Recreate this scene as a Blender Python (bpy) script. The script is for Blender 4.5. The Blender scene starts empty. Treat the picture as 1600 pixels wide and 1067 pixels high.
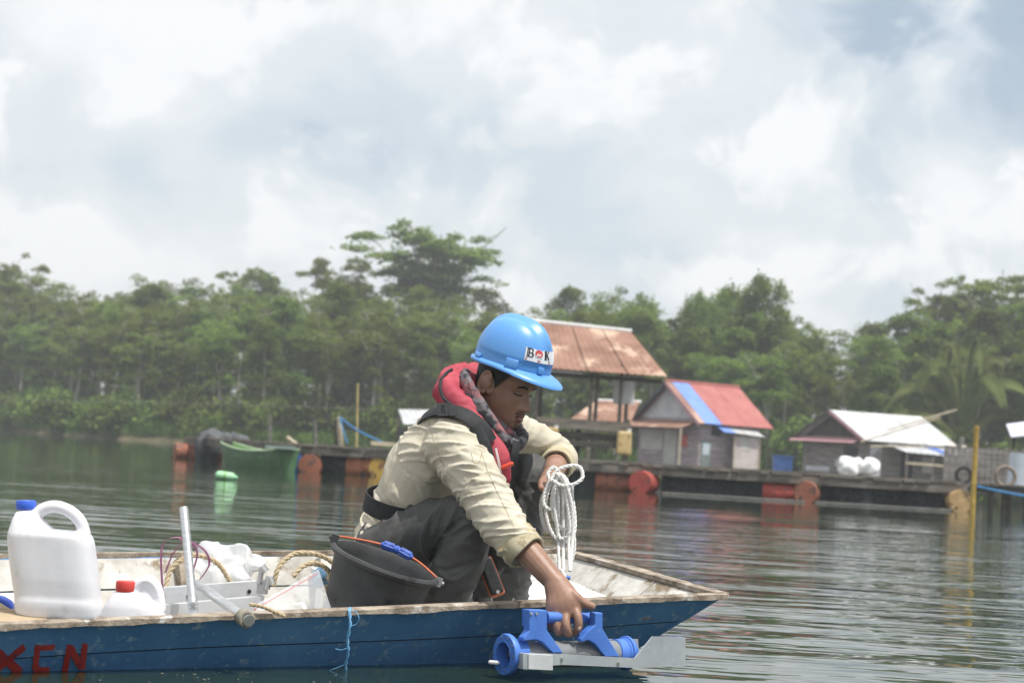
import bpy, math, random
import numpy as np
from mathutils import Vector, Matrix, noise

# ------------------------------------------------------------------ scene, camera, sky, sun
SC = bpy.context.scene
COL = SC.collection
R_ = math.radians
CAMZ = 0.65
FPX = 3000.0
PITCH, ROLL = R_(3.333), R_(3.45)
_f = Vector((0, math.cos(PITCH), math.sin(PITCH)))
_r0 = Vector((1, 0, 0)); _u0 = Vector((0, -math.sin(PITCH), math.cos(PITCH)))
_r = _r0 * math.cos(ROLL) + _u0 * math.sin(ROLL)
_u = _u0 * math.cos(ROLL) - _r0 * math.sin(ROLL)
cam_d = bpy.data.cameras.new('camera'); cam = bpy.data.objects.new('camera', cam_d); COL.objects.link(cam)
cam_d.sensor_width = 36.0; cam_d.lens = 36.0 * FPX / 1600.0
cam_d.clip_start = 0.1; cam_d.clip_end = 5000
cam.matrix_world = Matrix(((_r.x, _u.x, -_f.x, 0), (_r.y, _u.y, -_f.y, 0), (_r.z, _u.z, -_f.z, CAMZ), (0, 0, 0, 1)))
cam_d.dof.use_dof = True; cam_d.dof.focus_distance = 6.0; cam_d.dof.aperture_fstop = 5.6
SC.camera = cam
SC.view_settings.view_transform = 'Standard'; SC.view_settings.look = 'None'
SC.view_settings.exposure = 0.42; SC.view_settings.gamma = 1.0
SC.cycles.use_denoising = True
SC.cycles.max_bounces = 8; SC.cycles.transparent_max_bounces = 12
SC.cycles.volume_bounces = 0
SUN_EL, SUN_AZ = R_(68), R_(128)          # azimuth from +Y (view direction) clockwise: right and a little behind the camera
sd = Vector((math.sin(SUN_AZ) * math.cos(SUN_EL), math.cos(SUN_AZ) * math.cos(SUN_EL), math.sin(SUN_EL)))
sun_d = bpy.data.lights.new('sun', 'SUN'); sun_d.energy = 3.6; sun_d.angle = R_(1.0); sun_d.color = (1, .96, .9)
sun = bpy.data.objects.new('sun', sun_d); COL.objects.link(sun)
sun.rotation_euler = (-sd).to_track_quat('-Z', 'Y').to_euler(); sun.location = (0, 0, 60)

def W(px, py, Y):
    d = _f * FPX + _r * (px - 800) + _u * (533.5 - py)
    t = Y / d.y
    return Vector((d.x * t, Y, CAMZ + d.z * t))

world = bpy.data.worlds.new('World'); SC.world = world; world.use_nodes = True
def build_world():
    nt = world.node_tree; N = nt.nodes; L = nt.links; N.clear()
    out = N.new('ShaderNodeOutputWorld'); bg = N.new('ShaderNodeBackground'); bg.inputs['Strength'].default_value = 0.1
    L.new(bg.outputs[0], out.inputs[0])
    sky = N.new('ShaderNodeTexSky'); sky.sky_type = 'NISHITA'; sky.sun_disc = False
    sky.sun_elevation = SUN_EL; sky.sun_rotation = SUN_AZ; sky.dust_density = 3; sky.air_density = 1.0
    tc = N.new('ShaderNodeTexCoord')
    def mapping(scale, loc=(0, 0, 0)):
        m = N.new('ShaderNodeMapping'); m.inputs['Scale'].default_value = scale; m.inputs['Location'].default_value = loc
        L.new(tc.outputs['Generated'], m.inputs['Vector']); return m
    def nz(m, scale, detail, rough, dist=0.0):
        n = N.new('ShaderNodeTexNoise'); n.inputs['Scale'].default_value = scale; n.inputs['Detail'].default_value = detail
        n.inputs['Roughness'].default_value = rough; n.inputs['Distortion'].default_value = dist
        L.new(m.outputs[0], n.inputs['Vector']); return n
    def ramp(src, stops):
        r = N.new('ShaderNodeValToRGB'); cr = r.color_ramp; cr.interpolation = 'EASE'
        while len(cr.elements) < len(stops): cr.elements.new(0.5)
        for e, (p, c) in zip(cr.elements, stops): e.position = p; e.color = (*c, 1)
        L.new(src, r.inputs[0]); return r
    def mth(op, a, b_=None, c=None):
        n = N.new('ShaderNodeMath'); n.operation = op
        for i_, v in enumerate((a, b_, c)):
            if v is None: continue
            if isinstance(v, (int, float)): n.inputs[i_].default_value = v
            else: L.new(v, n.inputs[i_])
        return n.outputs[0]
    def step(src, a, b_, lo=0.0, hi=1.0):
        r = N.new('ShaderNodeMapRange'); r.interpolation_type = 'SMOOTHSTEP'; r.inputs['From Min'].default_value = a; r.inputs['From Max'].default_value = b_
        r.inputs['To Min'].default_value = lo; r.inputs['To Max'].default_value = hi; L.new(src, r.inputs['Value']); return r.outputs[0]
    big = nz(mapping((1, 1, 1.5), (.31, .2, .12)), 4.2, 4, .5, .3)
    mid = nz(mapping((1, 1, 1.25), (1.7, .4, .9)), 10.5, 10, .55, .5)
    cum = nz(mapping((1, 1, 1.1), (.62, 2.3, .35)), 15.0, 12, .52, .25)
    lit = nz(mapping((1, 1, 1.1), (.62, 2.3, .375)), 15.0, 4, .5, .25)      # same puffs seen a little lower: their shaded bases
    base = mth('ADD', mth('MULTIPLY', big.outputs['Fac'], .60), mth('MULTIPLY', mid.outputs['Fac'], .46))
    edge = step(cum.outputs['Fac'], .475, .59)
    shade = mth('SUBTRACT', lit.outputs['Fac'], cum.outputs['Fac'])
    puffs = mth('MULTIPLY', edge, mth('ADD', .085, mth('MULTIPLY', shade, -.5)))
    mixv = mth('ADD', base, mth('SUBTRACT', puffs, .03))
    # one heavier grey cloud high on the right of the view, with a ragged edge
    dv = N.new('ShaderNodeVectorMath'); dv.operation = 'DISTANCE'
    nrm = N.new('ShaderNodeVectorMath'); nrm.operation = 'NORMALIZE'; L.new(tc.outputs['Generated'], nrm.inputs[0])
    wd = (W(1530, 40, 100) - Vector((0, 0, CAMZ))).normalized()
    L.new(nrm.outputs[0], dv.inputs[0]); dv.inputs[1].default_value = wd
    dist = mth('ADD', dv.outputs['Value'], mth('MULTIPLY', mth('SUBTRACT', mid.outputs['Fac'], .5), .22))
    dark = step(dist, .02, .125, .155, 0.0)
    sub_ = mth('SUBTRACT', mixv, dark)
    k = 10.0
    col = ramp(sub_, [(.24, (.33, .41, .50)), (.40, (.52, .585, .64)), (.50, (.63, .67, .695)), (.63, (.775, .785, .79))])
    sc = N.new('ShaderNodeVectorMath'); sc.operation = 'SCALE'; sc.inputs['Scale'].default_value = k
    L.new(col.outputs['Color'], sc.inputs[0])
    mx = N.new('ShaderNodeMix'); mx.data_type = 'RGBA'; mx.inputs['Factor'].default_value = .93
    L.new(sky.outputs[0], mx.inputs['A']); L.new(sc.outputs[0], mx.inputs['B'])
    L.new(mx.outputs['Result'], bg.inputs['Color'])
build_world()

# ------------------------------------------------------------------ helpers
def lin(c):
    return tuple(((v / 255) / 12.92 if v / 255 <= .04045 else ((v / 255 + .055) / 1.055) ** 2.4) for v in c)

def M(name, c1, c2=None, scale=4.0, rough=.7, bump=0.0, bscale=None, stretch=(1, 1, 1), metal=0.0, spec=.4, detail=5,
      lo=.35, hi=.65, c3=None, s3=2.0, t3=.6, sub=0.0, trans=0.0, coat=0.0, alpha=1.0):
    m = bpy.data.materials.new(name); m.use_nodes = True
    nt = m.node_tree; N = nt.nodes; L = nt.links
    b = N['Principled BSDF']
    b.inputs['Roughness'].default_value = rough; b.inputs['Metallic'].default_value = metal
    b.inputs['Specular IOR Level'].default_value = spec
    if coat: b.inputs['Coat Weight'].default_value = coat
    if alpha < 1: b.inputs['Alpha'].default_value = alpha
    if trans: b.inputs['Transmission Weight'].default_value = trans
    if sub:
        b.inputs['Subsurface Weight'].default_value = sub; b.inputs['Subsurface Radius'].default_value = (.012, .006, .004)
        b.inputs['Subsurface Scale'].default_value = 1.0
    tc = N.new('ShaderNodeTexCoord'); mp = N.new('ShaderNodeMapping'); mp.inputs['Scale'].default_value = stretch
    L.new(tc.outputs['Object'], mp.inputs[0])
    def nz(sc, det=detail, r=.6):
        n = N.new('ShaderNodeTexNoise'); n.inputs['Scale'].default_value = sc; n.inputs['Detail'].default_value = det
        n.inputs['Roughness'].default_value = r; L.new(mp.outputs[0], n.inputs['Vector']); return n
    if c2 is None: c2 = tuple(min(1, v * 1.18) for v in c1); c1 = tuple(v * .85 for v in c1)
    n = nz(scale); rp = N.new('ShaderNodeValToRGB'); e = rp.color_ramp.elements
    e[0].position = lo; e[1].position = hi; e[0].color = (*c1, 1); e[1].color = (*c2, 1)
    L.new(n.outputs['Fac'], rp.inputs[0]); last = rp.outputs['Color']
    if c3 is not None:
        n3 = nz(s3, 7, .65); r3 = N.new('ShaderNodeMapRange'); r3.inputs['From Min'].default_value = t3 - .03
        r3.inputs['From Max'].default_value = t3 + .05; L.new(n3.outputs['Fac'], r3.inputs['Value'])
        mx = N.new('ShaderNodeMix'); mx.data_type = 'RGBA'; L.new(r3.outputs[0], mx.inputs['Factor'])
        L.new(last, mx.inputs['A']); mx.inputs['B'].default_value = (*c3, 1); last = mx.outputs['Result']
    L.new(last, b.inputs['Base Color'])
    if bump:
        nb = nz(bscale or scale * 3, 4); bp = N.new('ShaderNodeBump'); bp.inputs['Distance'].default_value = bump
        bp.inputs['Strength'].default_value = 1.0
        L.new(nb.outputs['Fac'], bp.inputs['Height']); L.new(bp.outputs[0], b.inputs['Normal'])
    return m

def leafmat(name, c1, c2, scale=.6):
    m = bpy.data.materials.new(name); m.use_nodes = True
    nt = m.node_tree; N = nt.nodes; L = nt.links; N.clear()
    out = N.new('ShaderNodeOutputMaterial'); df = N.new('ShaderNodeBsdfDiffuse'); tr = N.new('ShaderNodeBsdfTranslucent')
    mx = N.new('ShaderNodeMixShader'); mx.inputs[0].default_value = .35
    tc = N.new('ShaderNodeTexCoord'); n = N.new('ShaderNodeTexNoise'); n.inputs['Scale'].default_value = scale; n.inputs['Detail'].default_value = 4
    oi = N.new('ShaderNodeObjectInfo'); rp = N.new('ShaderNodeValToRGB'); e = rp.color_ramp.elements
    e[0].position = .32; e[1].position = .68; e[0].color = (*c1, 1); e[1].color = (*c2, 1)
    L.new(tc.outputs['Object'], n.inputs['Vector']); L.new(n.outputs['Fac'], rp.inputs[0])
    hs = N.new('ShaderNodeHueSaturation'); mr = N.new('ShaderNodeMapRange'); mr.inputs['To Min'].default_value = .75; mr.inputs['To Max'].default_value = 1.25
    L.new(oi.outputs['Random'], mr.inputs['Value']); L.new(mr.outputs[0], hs.inputs['Value'])
    mr2 = N.new('ShaderNodeMapRange'); mr2.inputs['To Min'].default_value = .48; mr2.inputs['To Max'].default_value = .52
    L.new(oi.outputs['Random'], mr2.inputs['Value']); L.new(mr2.outputs[0], hs.inputs['Hue'])
    L.new(rp.outputs['Color'], hs.inputs['Color'])
    L.new(hs.outputs[0], df.inputs[0]); L.new(hs.outputs[0], tr.inputs[0])
    L.new(df.outputs[0], mx.inputs[1]); L.new(tr.outputs[0], mx.inputs[2]); L.new(mx.outputs[0], out.inputs[0])
    return m

def catmull(pts, n, closed=False):
    P = [np.array(p, float) for p in pts]; k = len(P); out = []
    segs = k if closed else k - 1
    for i in range(segs):
        if closed: p0, p1, p2, p3 = P[(i - 1) % k], P[i], P[(i + 1) % k], P[(i + 2) % k]
        else: p0, p1, p2, p3 = P[max(i - 1, 0)], P[i], P[i + 1], P[min(i + 2, k - 1)]
        for j in range(n):
            t = j / n
            out.append(.5 * ((2 * p1) + (-p0 + p2) * t + (2 * p0 - 5 * p1 + 4 * p2 - p3) * t * t + (-p0 + 3 * p1 - 3 * p2 + p3) * t ** 3))
    if not closed: out.append(P[-1])
    return out

class MB:
    def __init__(s): s.v = []; s.f = []
    def add(s, V, F):
        o = len(s.v); s.v += [tuple(p) for p in V]; s.f += [tuple(i + o for i in f) for f in F]; return s
    def box(s, c, size, rot=None, taper=1.0):
        hx, hy, hz = size[0] / 2, size[1] / 2, size[2] / 2
        V = []
        for z in (-1, 1):
            k = taper if z > 0 else 1
            for x, y in ((-1, -1), (1, -1), (1, 1), (-1, 1)):
                p = Vector((x * hx * k, y * hy * k, z * hz))
                if rot is not None: p = rot @ p
                V.append(p + Vector(c))
        return s.add(V, [(3, 2, 1, 0), (4, 5, 6, 7), (0, 1, 5, 4), (1, 2, 6, 5), (2, 3, 7, 6), (3, 0, 4, 7)])
    def beam(s, a, b, w, h, up=(0, 0, 1)):
        a, b = Vector(a), Vector(b); d = (b - a); l = d.length; d.normalize()
        x = d.cross(Vector(up))
        if x.length < 1e-4: x = d.cross(Vector((1, 0, 0)))
        x.normalize(); z = x.cross(d)
        return s.box((a + b) / 2, (w, l, h), Matrix((x, d, z)).transposed())
    def tube(s, pts, rad, n=10, closed=False, up=None, caps=True, round_cap=0):
        """pts: points; rad: float, list of floats, or list of (ra, rb) with ra along 'up x tangent'... """
        P = [Vector(p) for p in pts]; k = len(P)
        if not isinstance(rad, (list, tuple)): rad = [rad] * k
        rad = [(r, r) if not isinstance(r, (tuple, list, np.ndarray)) else tuple(r) for r in rad]
        T = []
        for i in range(k):
            a = P[(i - 1) % k] if (closed or i > 0) else P[i]; b = P[(i + 1) % k] if (closed or i < k - 1) else P[i]
            t = (b - a); T.append(t.normalized() if t.length > 1e-9 else Vector((0, 0, 1)))
        if up is None:
            ref = Vector((0, 0, 1)) if abs(T[0].z) < .9 else Vector((1, 0, 0))
            A = [(ref - T[0] * ref.dot(T[0])).normalized()]
            for i in range(1, k):
                a = A[-1] - T[i] * A[-1].dot(T[i]); A.append(a.normalized())
        else:
            ups = up if isinstance(up, list) else [up] * k
            A = []
            for i in range(k):
                u_ = Vector(ups[i]); A.append((u_ - T[i] * u_.dot(T[i])).normalized())
        rings = []
        def ring(c, a, t, ra, rb):
            b = t.cross(a)
            return [c + a * (ra * math.cos(2 * math.pi * j / n)) + b * (rb * math.sin(2 * math.pi * j / n)) for j in range(n)]
        if round_cap and not closed:
            for q in range(round_cap, 0, -1):
                th = q / (round_cap + .5) * math.pi / 2
                m_ = min(rad[0]); rings.append(ring(P[0] - T[0] * (m_ * math.sin(th)), A[0], T[0], rad[0][0] * math.cos(th), rad[0][1] * math.cos(th)))
        for i in range(k): rings.append(ring(P[i], A[i], T[i], *rad[i]))
        if round_cap and not closed:
            for q in range(1, round_cap + 1):
                th = q / (round_cap + .5) * math.pi / 2
                m_ = min(rad[-1]); rings.append(ring(P[-1] + T[-1] * (m_ * math.sin(th)), A[-1], T[-1], rad[-1][0] * math.cos(th), rad[-1][1] * math.cos(th)))
        V = [p for r in rings for p in r]; F = []; m = len(rings)
        for i in range(m if closed else m - 1):
            for j in range(n):
                a = i * n + j; b = i * n + (j + 1) % n; i2 = (i + 1) % m
                F.append((a, b, i2 * n + (j + 1) % n, i2 * n + j))
        if caps and not closed:
            F.append(tuple(range(n - 1, -1, -1))); F.append(tuple((m - 1) * n + j for j in range(n)))
        return s.add(V, F)
    def ell(s, c, r, rot=None, n=20, m=12):
        V = []; F = []
        for i in range(m + 1):
            th = math.pi * i / m
            for j in range(n):
                ph = 2 * math.pi * j / n
                p = Vector((r[0] * math.sin(th) * math.cos(ph), r[1] * math.sin(th) * math.sin(ph), -r[2] * math.cos(th)))
                if rot is not None: p = rot @ p
                V.append(p + Vector(c))
        for i in range(m):
            for j in range(n):
                F.append((i * n + j, i * n + (j + 1) % n, (i + 1) * n + (j + 1) % n, (i + 1) * n + j))
        return s.add(V, F)
    def lathe(s, prof, n=32, M4=None):
        """prof: list of (r, z); open profile"""
        V = []; F = []
        for r, z in prof:
            for j in range(n):
                a = 2 * math.pi * j / n; V.append(Vector((r * math.cos(a), r * math.sin(a), z)))
        if M4 is not None: V = [M4 @ p for p in V]
        for i in range(len(prof) - 1):
            for j in range(n):
                F.append((i * n + j, i * n + (j + 1) % n, (i + 1) * n + (j + 1) % n, (i + 1) * n + j))
        return s.add(V, F)
    def prism(s, poly, a, b):
        """poly: list of 3D points (planar), extruded from offset a to offset b (vectors)"""
        k = len(poly); a, b = Vector(a), Vector(b)
        V = [Vector(p) + a for p in poly] + [Vector(p) + b for p in poly]
        F = [tuple(range(k - 1, -1, -1)), tuple(range(k, 2 * k))] + [(i, (i + 1) % k, k + (i + 1) % k, k + i) for i in range(k)]
        return s.add(V, F)
    def plate(s, P, Q):
        """P, Q: [nu][nv] grids of points: the two faces of a sheet with thickness"""
        nu, nv = len(P), len(P[0]); V = [p for r in P for p in r] + [p for r in Q for p in r]; o = nu * nv; F = []
        for i in range(nu - 1):
            for j in range(nv - 1):
                a, b, c, d = i * nv + j, (i + 1) * nv + j, (i + 1) * nv + j + 1, i * nv + j + 1
                F += [(a, b, c, d), (o + d, o + c, o + b, o + a)]
        for i in range(nu - 1):
            a, b = i * nv, (i + 1) * nv; F.append((a, o + a, o + b, b))
            a, b = i * nv + nv - 1, (i + 1) * nv + nv - 1; F.append((b, o + b, o + a, a))
        for j in range(nv - 1):
            F.append((j + 1, o + j + 1, o + j, j)); a = (nu - 1) * nv + j; F.append((a, o + a, o + a + 1, a + 1))
        return s.add(V, F)

def mesh_of(name, mb, smooth=True, angle=40):
    me = bpy.data.meshes.new(name); me.from_pydata([tuple(v) for v in mb.v], [], mb.f)
    me.validate()
    import bmesh
    bm = bmesh.new(); bm.from_mesh(me); bmesh.ops.recalc_face_normals(bm, faces=bm.faces); bm.to_mesh(me); bm.free()
    if smooth:
        me.shade_smooth()
        try: me.set_sharp_from_angle(angle=R_(angle))
        except Exception: pass
    me.update(); return me

def obj(name, mb, mat=None, parent=None, local=False, smooth=True, angle=40):
    me = mb if isinstance(mb, bpy.types.Mesh) else mesh_of(name, mb, smooth, angle)
    o = bpy.data.objects.new(name, me); COL.objects.link(o)
    if mat is not None and len(me.materials) == 0: me.materials.append(mat)
    if parent is not None:
        o.parent = parent
        if not local: o.matrix_parent_inverse = wm(parent).inverted()
    return o
def wm(o):
    m = o.matrix_basis.copy()
    if o.parent: m = wm(o.parent) @ o.matrix_parent_inverse @ m
    return m
def tag(o, label=None, cat=None, group=None, kind=None):
    if label: o['label'] = label
    if cat: o['category'] = cat
    if group: o['group'] = group
    if kind: o['kind'] = kind
    return o
def empty(name, loc, label=None, cat=None, group=None, rz=0):
    o = bpy.data.objects.new(name, None); COL.objects.link(o); o.location = loc; o.rotation_euler = (0, 0, rz); o.empty_display_size = .2
    return tag(o, label, cat, group)
def copy_tree(o, parent=None):
    c = o.copy(); COL.objects.link(c)
    if parent is not None: c.parent = parent
    for ch in [x for x in bpy.data.objects if x.parent == o]: copy_tree(ch, c)
    return c
def evalmesh(mb, mods, name='tmp'):
    """mesh after modifiers [(type, {props})]"""
    me = mesh_of(name, mb, False); o = bpy.data.objects.new(name, me); COL.objects.link(o)
    for i, (t, pr) in enumerate(mods):
        md = o.modifiers.new('m%d' % i, t)
        for k, v in pr.items(): setattr(md, k, v)
    dg = bpy.context.evaluated_depsgraph_get(); dg.update()
    ev = o.evaluated_get(dg); res = bpy.data.meshes.new_from_object(ev)
    bpy.data.objects.remove(o); bpy.data.meshes.remove(me); return res
def remesh(mb, voxel, smooth_it=4, fac=.5):
    m = evalmesh(mb, [('REMESH', dict(mode='VOXEL', voxel_size=voxel, use_smooth_shade=True)), ('SMOOTH', dict(factor=fac, iterations=smooth_it))])
    m.shade_smooth(); m.materials.clear(); return m
def coords(me):
    a = np.empty(len(me.vertices) * 3); me.vertices.foreach_get('co', a); return a.reshape(-1, 3)
def normals(me):
    a = np.empty(len(me.vertices) * 3); me.vertices.foreach_get('normal', a); return a.reshape(-1, 3)
def set_coords(me, a): me.vertices.foreach_set('co', a.reshape(-1)); me.update()
def quads_mesh(name, V, mat):
    """V: (n,4,3) array of separate quads"""
    n = len(V); me = bpy.data.meshes.new(name); me.vertices.add(n * 4); me.vertices.foreach_set('co', V.reshape(-1).astype(np.float32))
    me.loops.add(n * 4); me.loops.foreach_set('vertex_index', np.arange(n * 4, dtype=np.int32))
    me.polygons.add(n); me.polygons.foreach_set('loop_start', np.arange(0, n * 4, 4, dtype=np.int32))
    me.update(); me.validate(); me.materials.append(mat); return me
# ------------------------------------------------------------------ water and land
def water_material():
    m = bpy.data.materials.new('lake_water'); m.use_nodes = True
    nt = m.node_tree; N = nt.nodes; L = nt.links; b = N['Principled BSDF']
    b.inputs['Base Color'].default_value = (.018, .032, .018, 1); b.inputs['Roughness'].default_value = .03
    b.inputs['IOR'].default_value = 1.333; b.inputs['Specular IOR Level'].default_value = .5
    g = N.new('ShaderNodeNewGeometry')
    def noise_(scale, stretch, det, rough=.5, dist=0.0, rot=0.0):
        mp = N.new('ShaderNodeMapping'); mp.inputs['Scale'].default_value = stretch; mp.inputs['Rotation'].default_value = (0, 0, rot)
        L.new(g.outputs['Position'], mp.inputs[0])
        n = N.new('ShaderNodeTexNoise'); n.inputs['Scale'].default_value = scale; n.inputs['Detail'].default_value = det
        n.inputs['Roughness'].default_value = rough; n.inputs['Distortion'].default_value = dist
        L.new(mp.outputs[0], n.inputs['Vector']); return n
    def math_(op, a, b_, c=None):
        n = N.new('ShaderNodeMath'); n.operation = op
        for i, v in enumerate((a, b_, c)):
            if v is None: continue
            if isinstance(v, (int, float)): n.inputs[i].default_value = v
            else: L.new(v, n.inputs[i])
        return n.outputs[0]
    n1 = noise_(2.3, (.42, 1, 1), 3, .5, .2, .08)      # ripples about 0.4 m apart, crests across the view
    n2 = noise_(7.0, (.5, 1, 1), 2, .5, 0, -.15)
    n3 = noise_(.55, (.6, 1, 1), 1, .5, 0, .2)
    patch = noise_(.09, (.5, 1, 1), 3, .55, 0, .1)     # calmer and breezier areas
    pr = N.new('ShaderNodeMapRange'); pr.interpolation_type = 'SMOOTHSTEP'
    pr.inputs['From Min'].default_value = .38; pr.inputs['From Max'].default_value = .56
    pr.inputs['To Min'].default_value = .35; pr.inputs['To Max'].default_value = 1.0
    L.new(patch.outputs['Fac'], pr.inputs['Value'])
    # the lee under the far bank lies flat, the open water carries ripples
    sep = N.new('ShaderNodeSeparateXYZ'); L.new(g.outputs['Position'], sep.inputs[0])
    lee = N.new('ShaderNodeMapRange'); lee.inputs['From Min'].default_value = 14; lee.inputs['From Max'].default_value = 42
    lee.inputs['To Min'].default_value = 1.0; lee.inputs['To Max'].default_value = .16
    L.new(sep.outputs['Y'], lee.inputs['Value'])
    amp = math_('MULTIPLY', pr.outputs[0], lee.outputs[0])
    h = math_('ADD', math_('MULTIPLY', n1.outputs['Fac'], .034), math_('ADD', math_('MULTIPLY', n2.outputs['Fac'], .0042), math_('MULTIPLY', n3.outputs['Fac'], .03)))
    h = math_('MULTIPLY', h, amp)
    bp = N.new('ShaderNodeBump'); bp.inputs['Strength'].default_value = 1.0; bp.inputs['Distance'].default_value = 1.0
    L.new(h, bp.inputs['Height']); L.new(bp.outputs[0], b.inputs['Normal'])
    return m
wb = MB(); wb.add([(-500, -60, 0), (500, -60, 0), (500, 300, 0), (-500, 300, 0)], [(0, 1, 2, 3)])
tag(obj('lake_water', wb, water_material(), smooth=False), 'dark green rippled lake water', None, None, 'structure')

SH = [(-500, 185), (-60, 168), (-40, 156), (-27, 131), (-15, 124), (0, 118), (40, 112), (500, 110)]
def shore(x): return float(np.interp(x, [p[0] for p in SH], [p[1] for p in SH]))
def ground_z(x, y):
    d = y - shore(x)
    if d < 0: return max(-2.0, d * .25)
    return 1.3 * (1 - math.exp(-d / 3.0)) + .03 * min(d, 120)
def build_land():
    xs = np.concatenate([np.linspace(-500, -80, 12), np.linspace(-70, 80, 76), np.linspace(95, 500, 12)])
    ds = [-12, -6, -3, -1.5, -.7, 0, .4, .9, 1.6, 2.5, 4, 6, 9, 14, 22, 35, 60, 110, 300, 900]
    V = []; F = []
    for x in xs:
        for d in ds:
            y = shore(x) + d
            V.append((x, y, ground_z(x, y) + (.25 * noise.noise((x * .3, y * .3, 0)) if d > 0 else 0)))
    k = len(ds)
    for i in range(len(xs) - 1):
        for j in range(k - 1): F.append((i * k + j, (i + 1) * k + j, (i + 1) * k + j + 1, i * k + j + 1))
    mb = MB(); mb.add(V, F)
    mt = M('bank_soil', (.05, .06, .025), (.13, .105, .06), .5, .95, .05, 3)
    tag(obj('ground', mb, mt), 'low earth bank and forest floor across the lake', None, None, 'structure')
build_land()

# ------------------------------------------------------------------ trees
rng = np.random.default_rng(7)
LEAF_A = leafmat('sengon_leaves', (.12, .172, .036), (.23, .30, .07), .35)
LEAF_B = leafmat('forest_leaves', (.095, .145, .034), (.19, .255, .062), .4)
LEAF_C = leafmat('bamboo_leaves', (.13, .175, .045), (.22, .27, .075), .5)
LEAF_P = leafmat('palm_leaves', (.10, .145, .04), (.2, .235, .08), 1.0)
GRASS = leafmat('grass_blades', (.075, .13, .025), (.16, .24, .05), .8)
BARK = M('pale_bark', (.24, .22, .18), (.44, .42, .36), 2.5, .9, .02, 8, (1, 1, .25))

def leaf_quads(centers, size, flat=.6, r=rng):
    n = len(centers); nrm = r.normal(size=(n, 3)); nrm[:, 2] = np.abs(nrm[:, 2]) + flat * 2; nrm /= np.linalg.norm(nrm, axis=1)[:, None]
    t = r.normal(size=(n, 3)); t -= nrm * (t * nrm).sum(1)[:, None]; t /= np.linalg.norm(t, axis=1)[:, None]
    b = np.cross(nrm, t); l = size * r.uniform(.6, 1.4, n)[:, None]; w = l * .55
    return np.stack([centers - t * l, centers + b * w, centers + t * l, centers - b * w], 1)
def pad_points(c, rx, rz, n, r=rng):
    p = r.normal(size=(n, 3)); p /= np.linalg.norm(p, axis=1)[:, None]; p *= (r.uniform(0, 1, n) ** .4)[:, None]
    st_ = r.uniform(.7, 1.45); an = r.uniform(0, 3.14); p *= np.array([rx * st_, rx / st_, rz]); p = np.stack([p[:, 0] * math.cos(an) - p[:, 1] * math.sin(an), p[:, 0] * math.sin(an) + p[:, 1] * math.cos(an), p[:, 2]], 1); out_ = r.random(n) < .16; p[out_] *= r.uniform(1.0, 1.7, (out_.sum(), 1)); p[:, 2] += rz * .5 * np.sin(p[:, 0] * 3.1 + an * 5) * np.cos(p[:, 1] * 2.7); p[:, 2] += -.12 * (p[:, 0] ** 2 + p[:, 1] ** 2) / max(rx, .1)
    return p + np.array(c)

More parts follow.
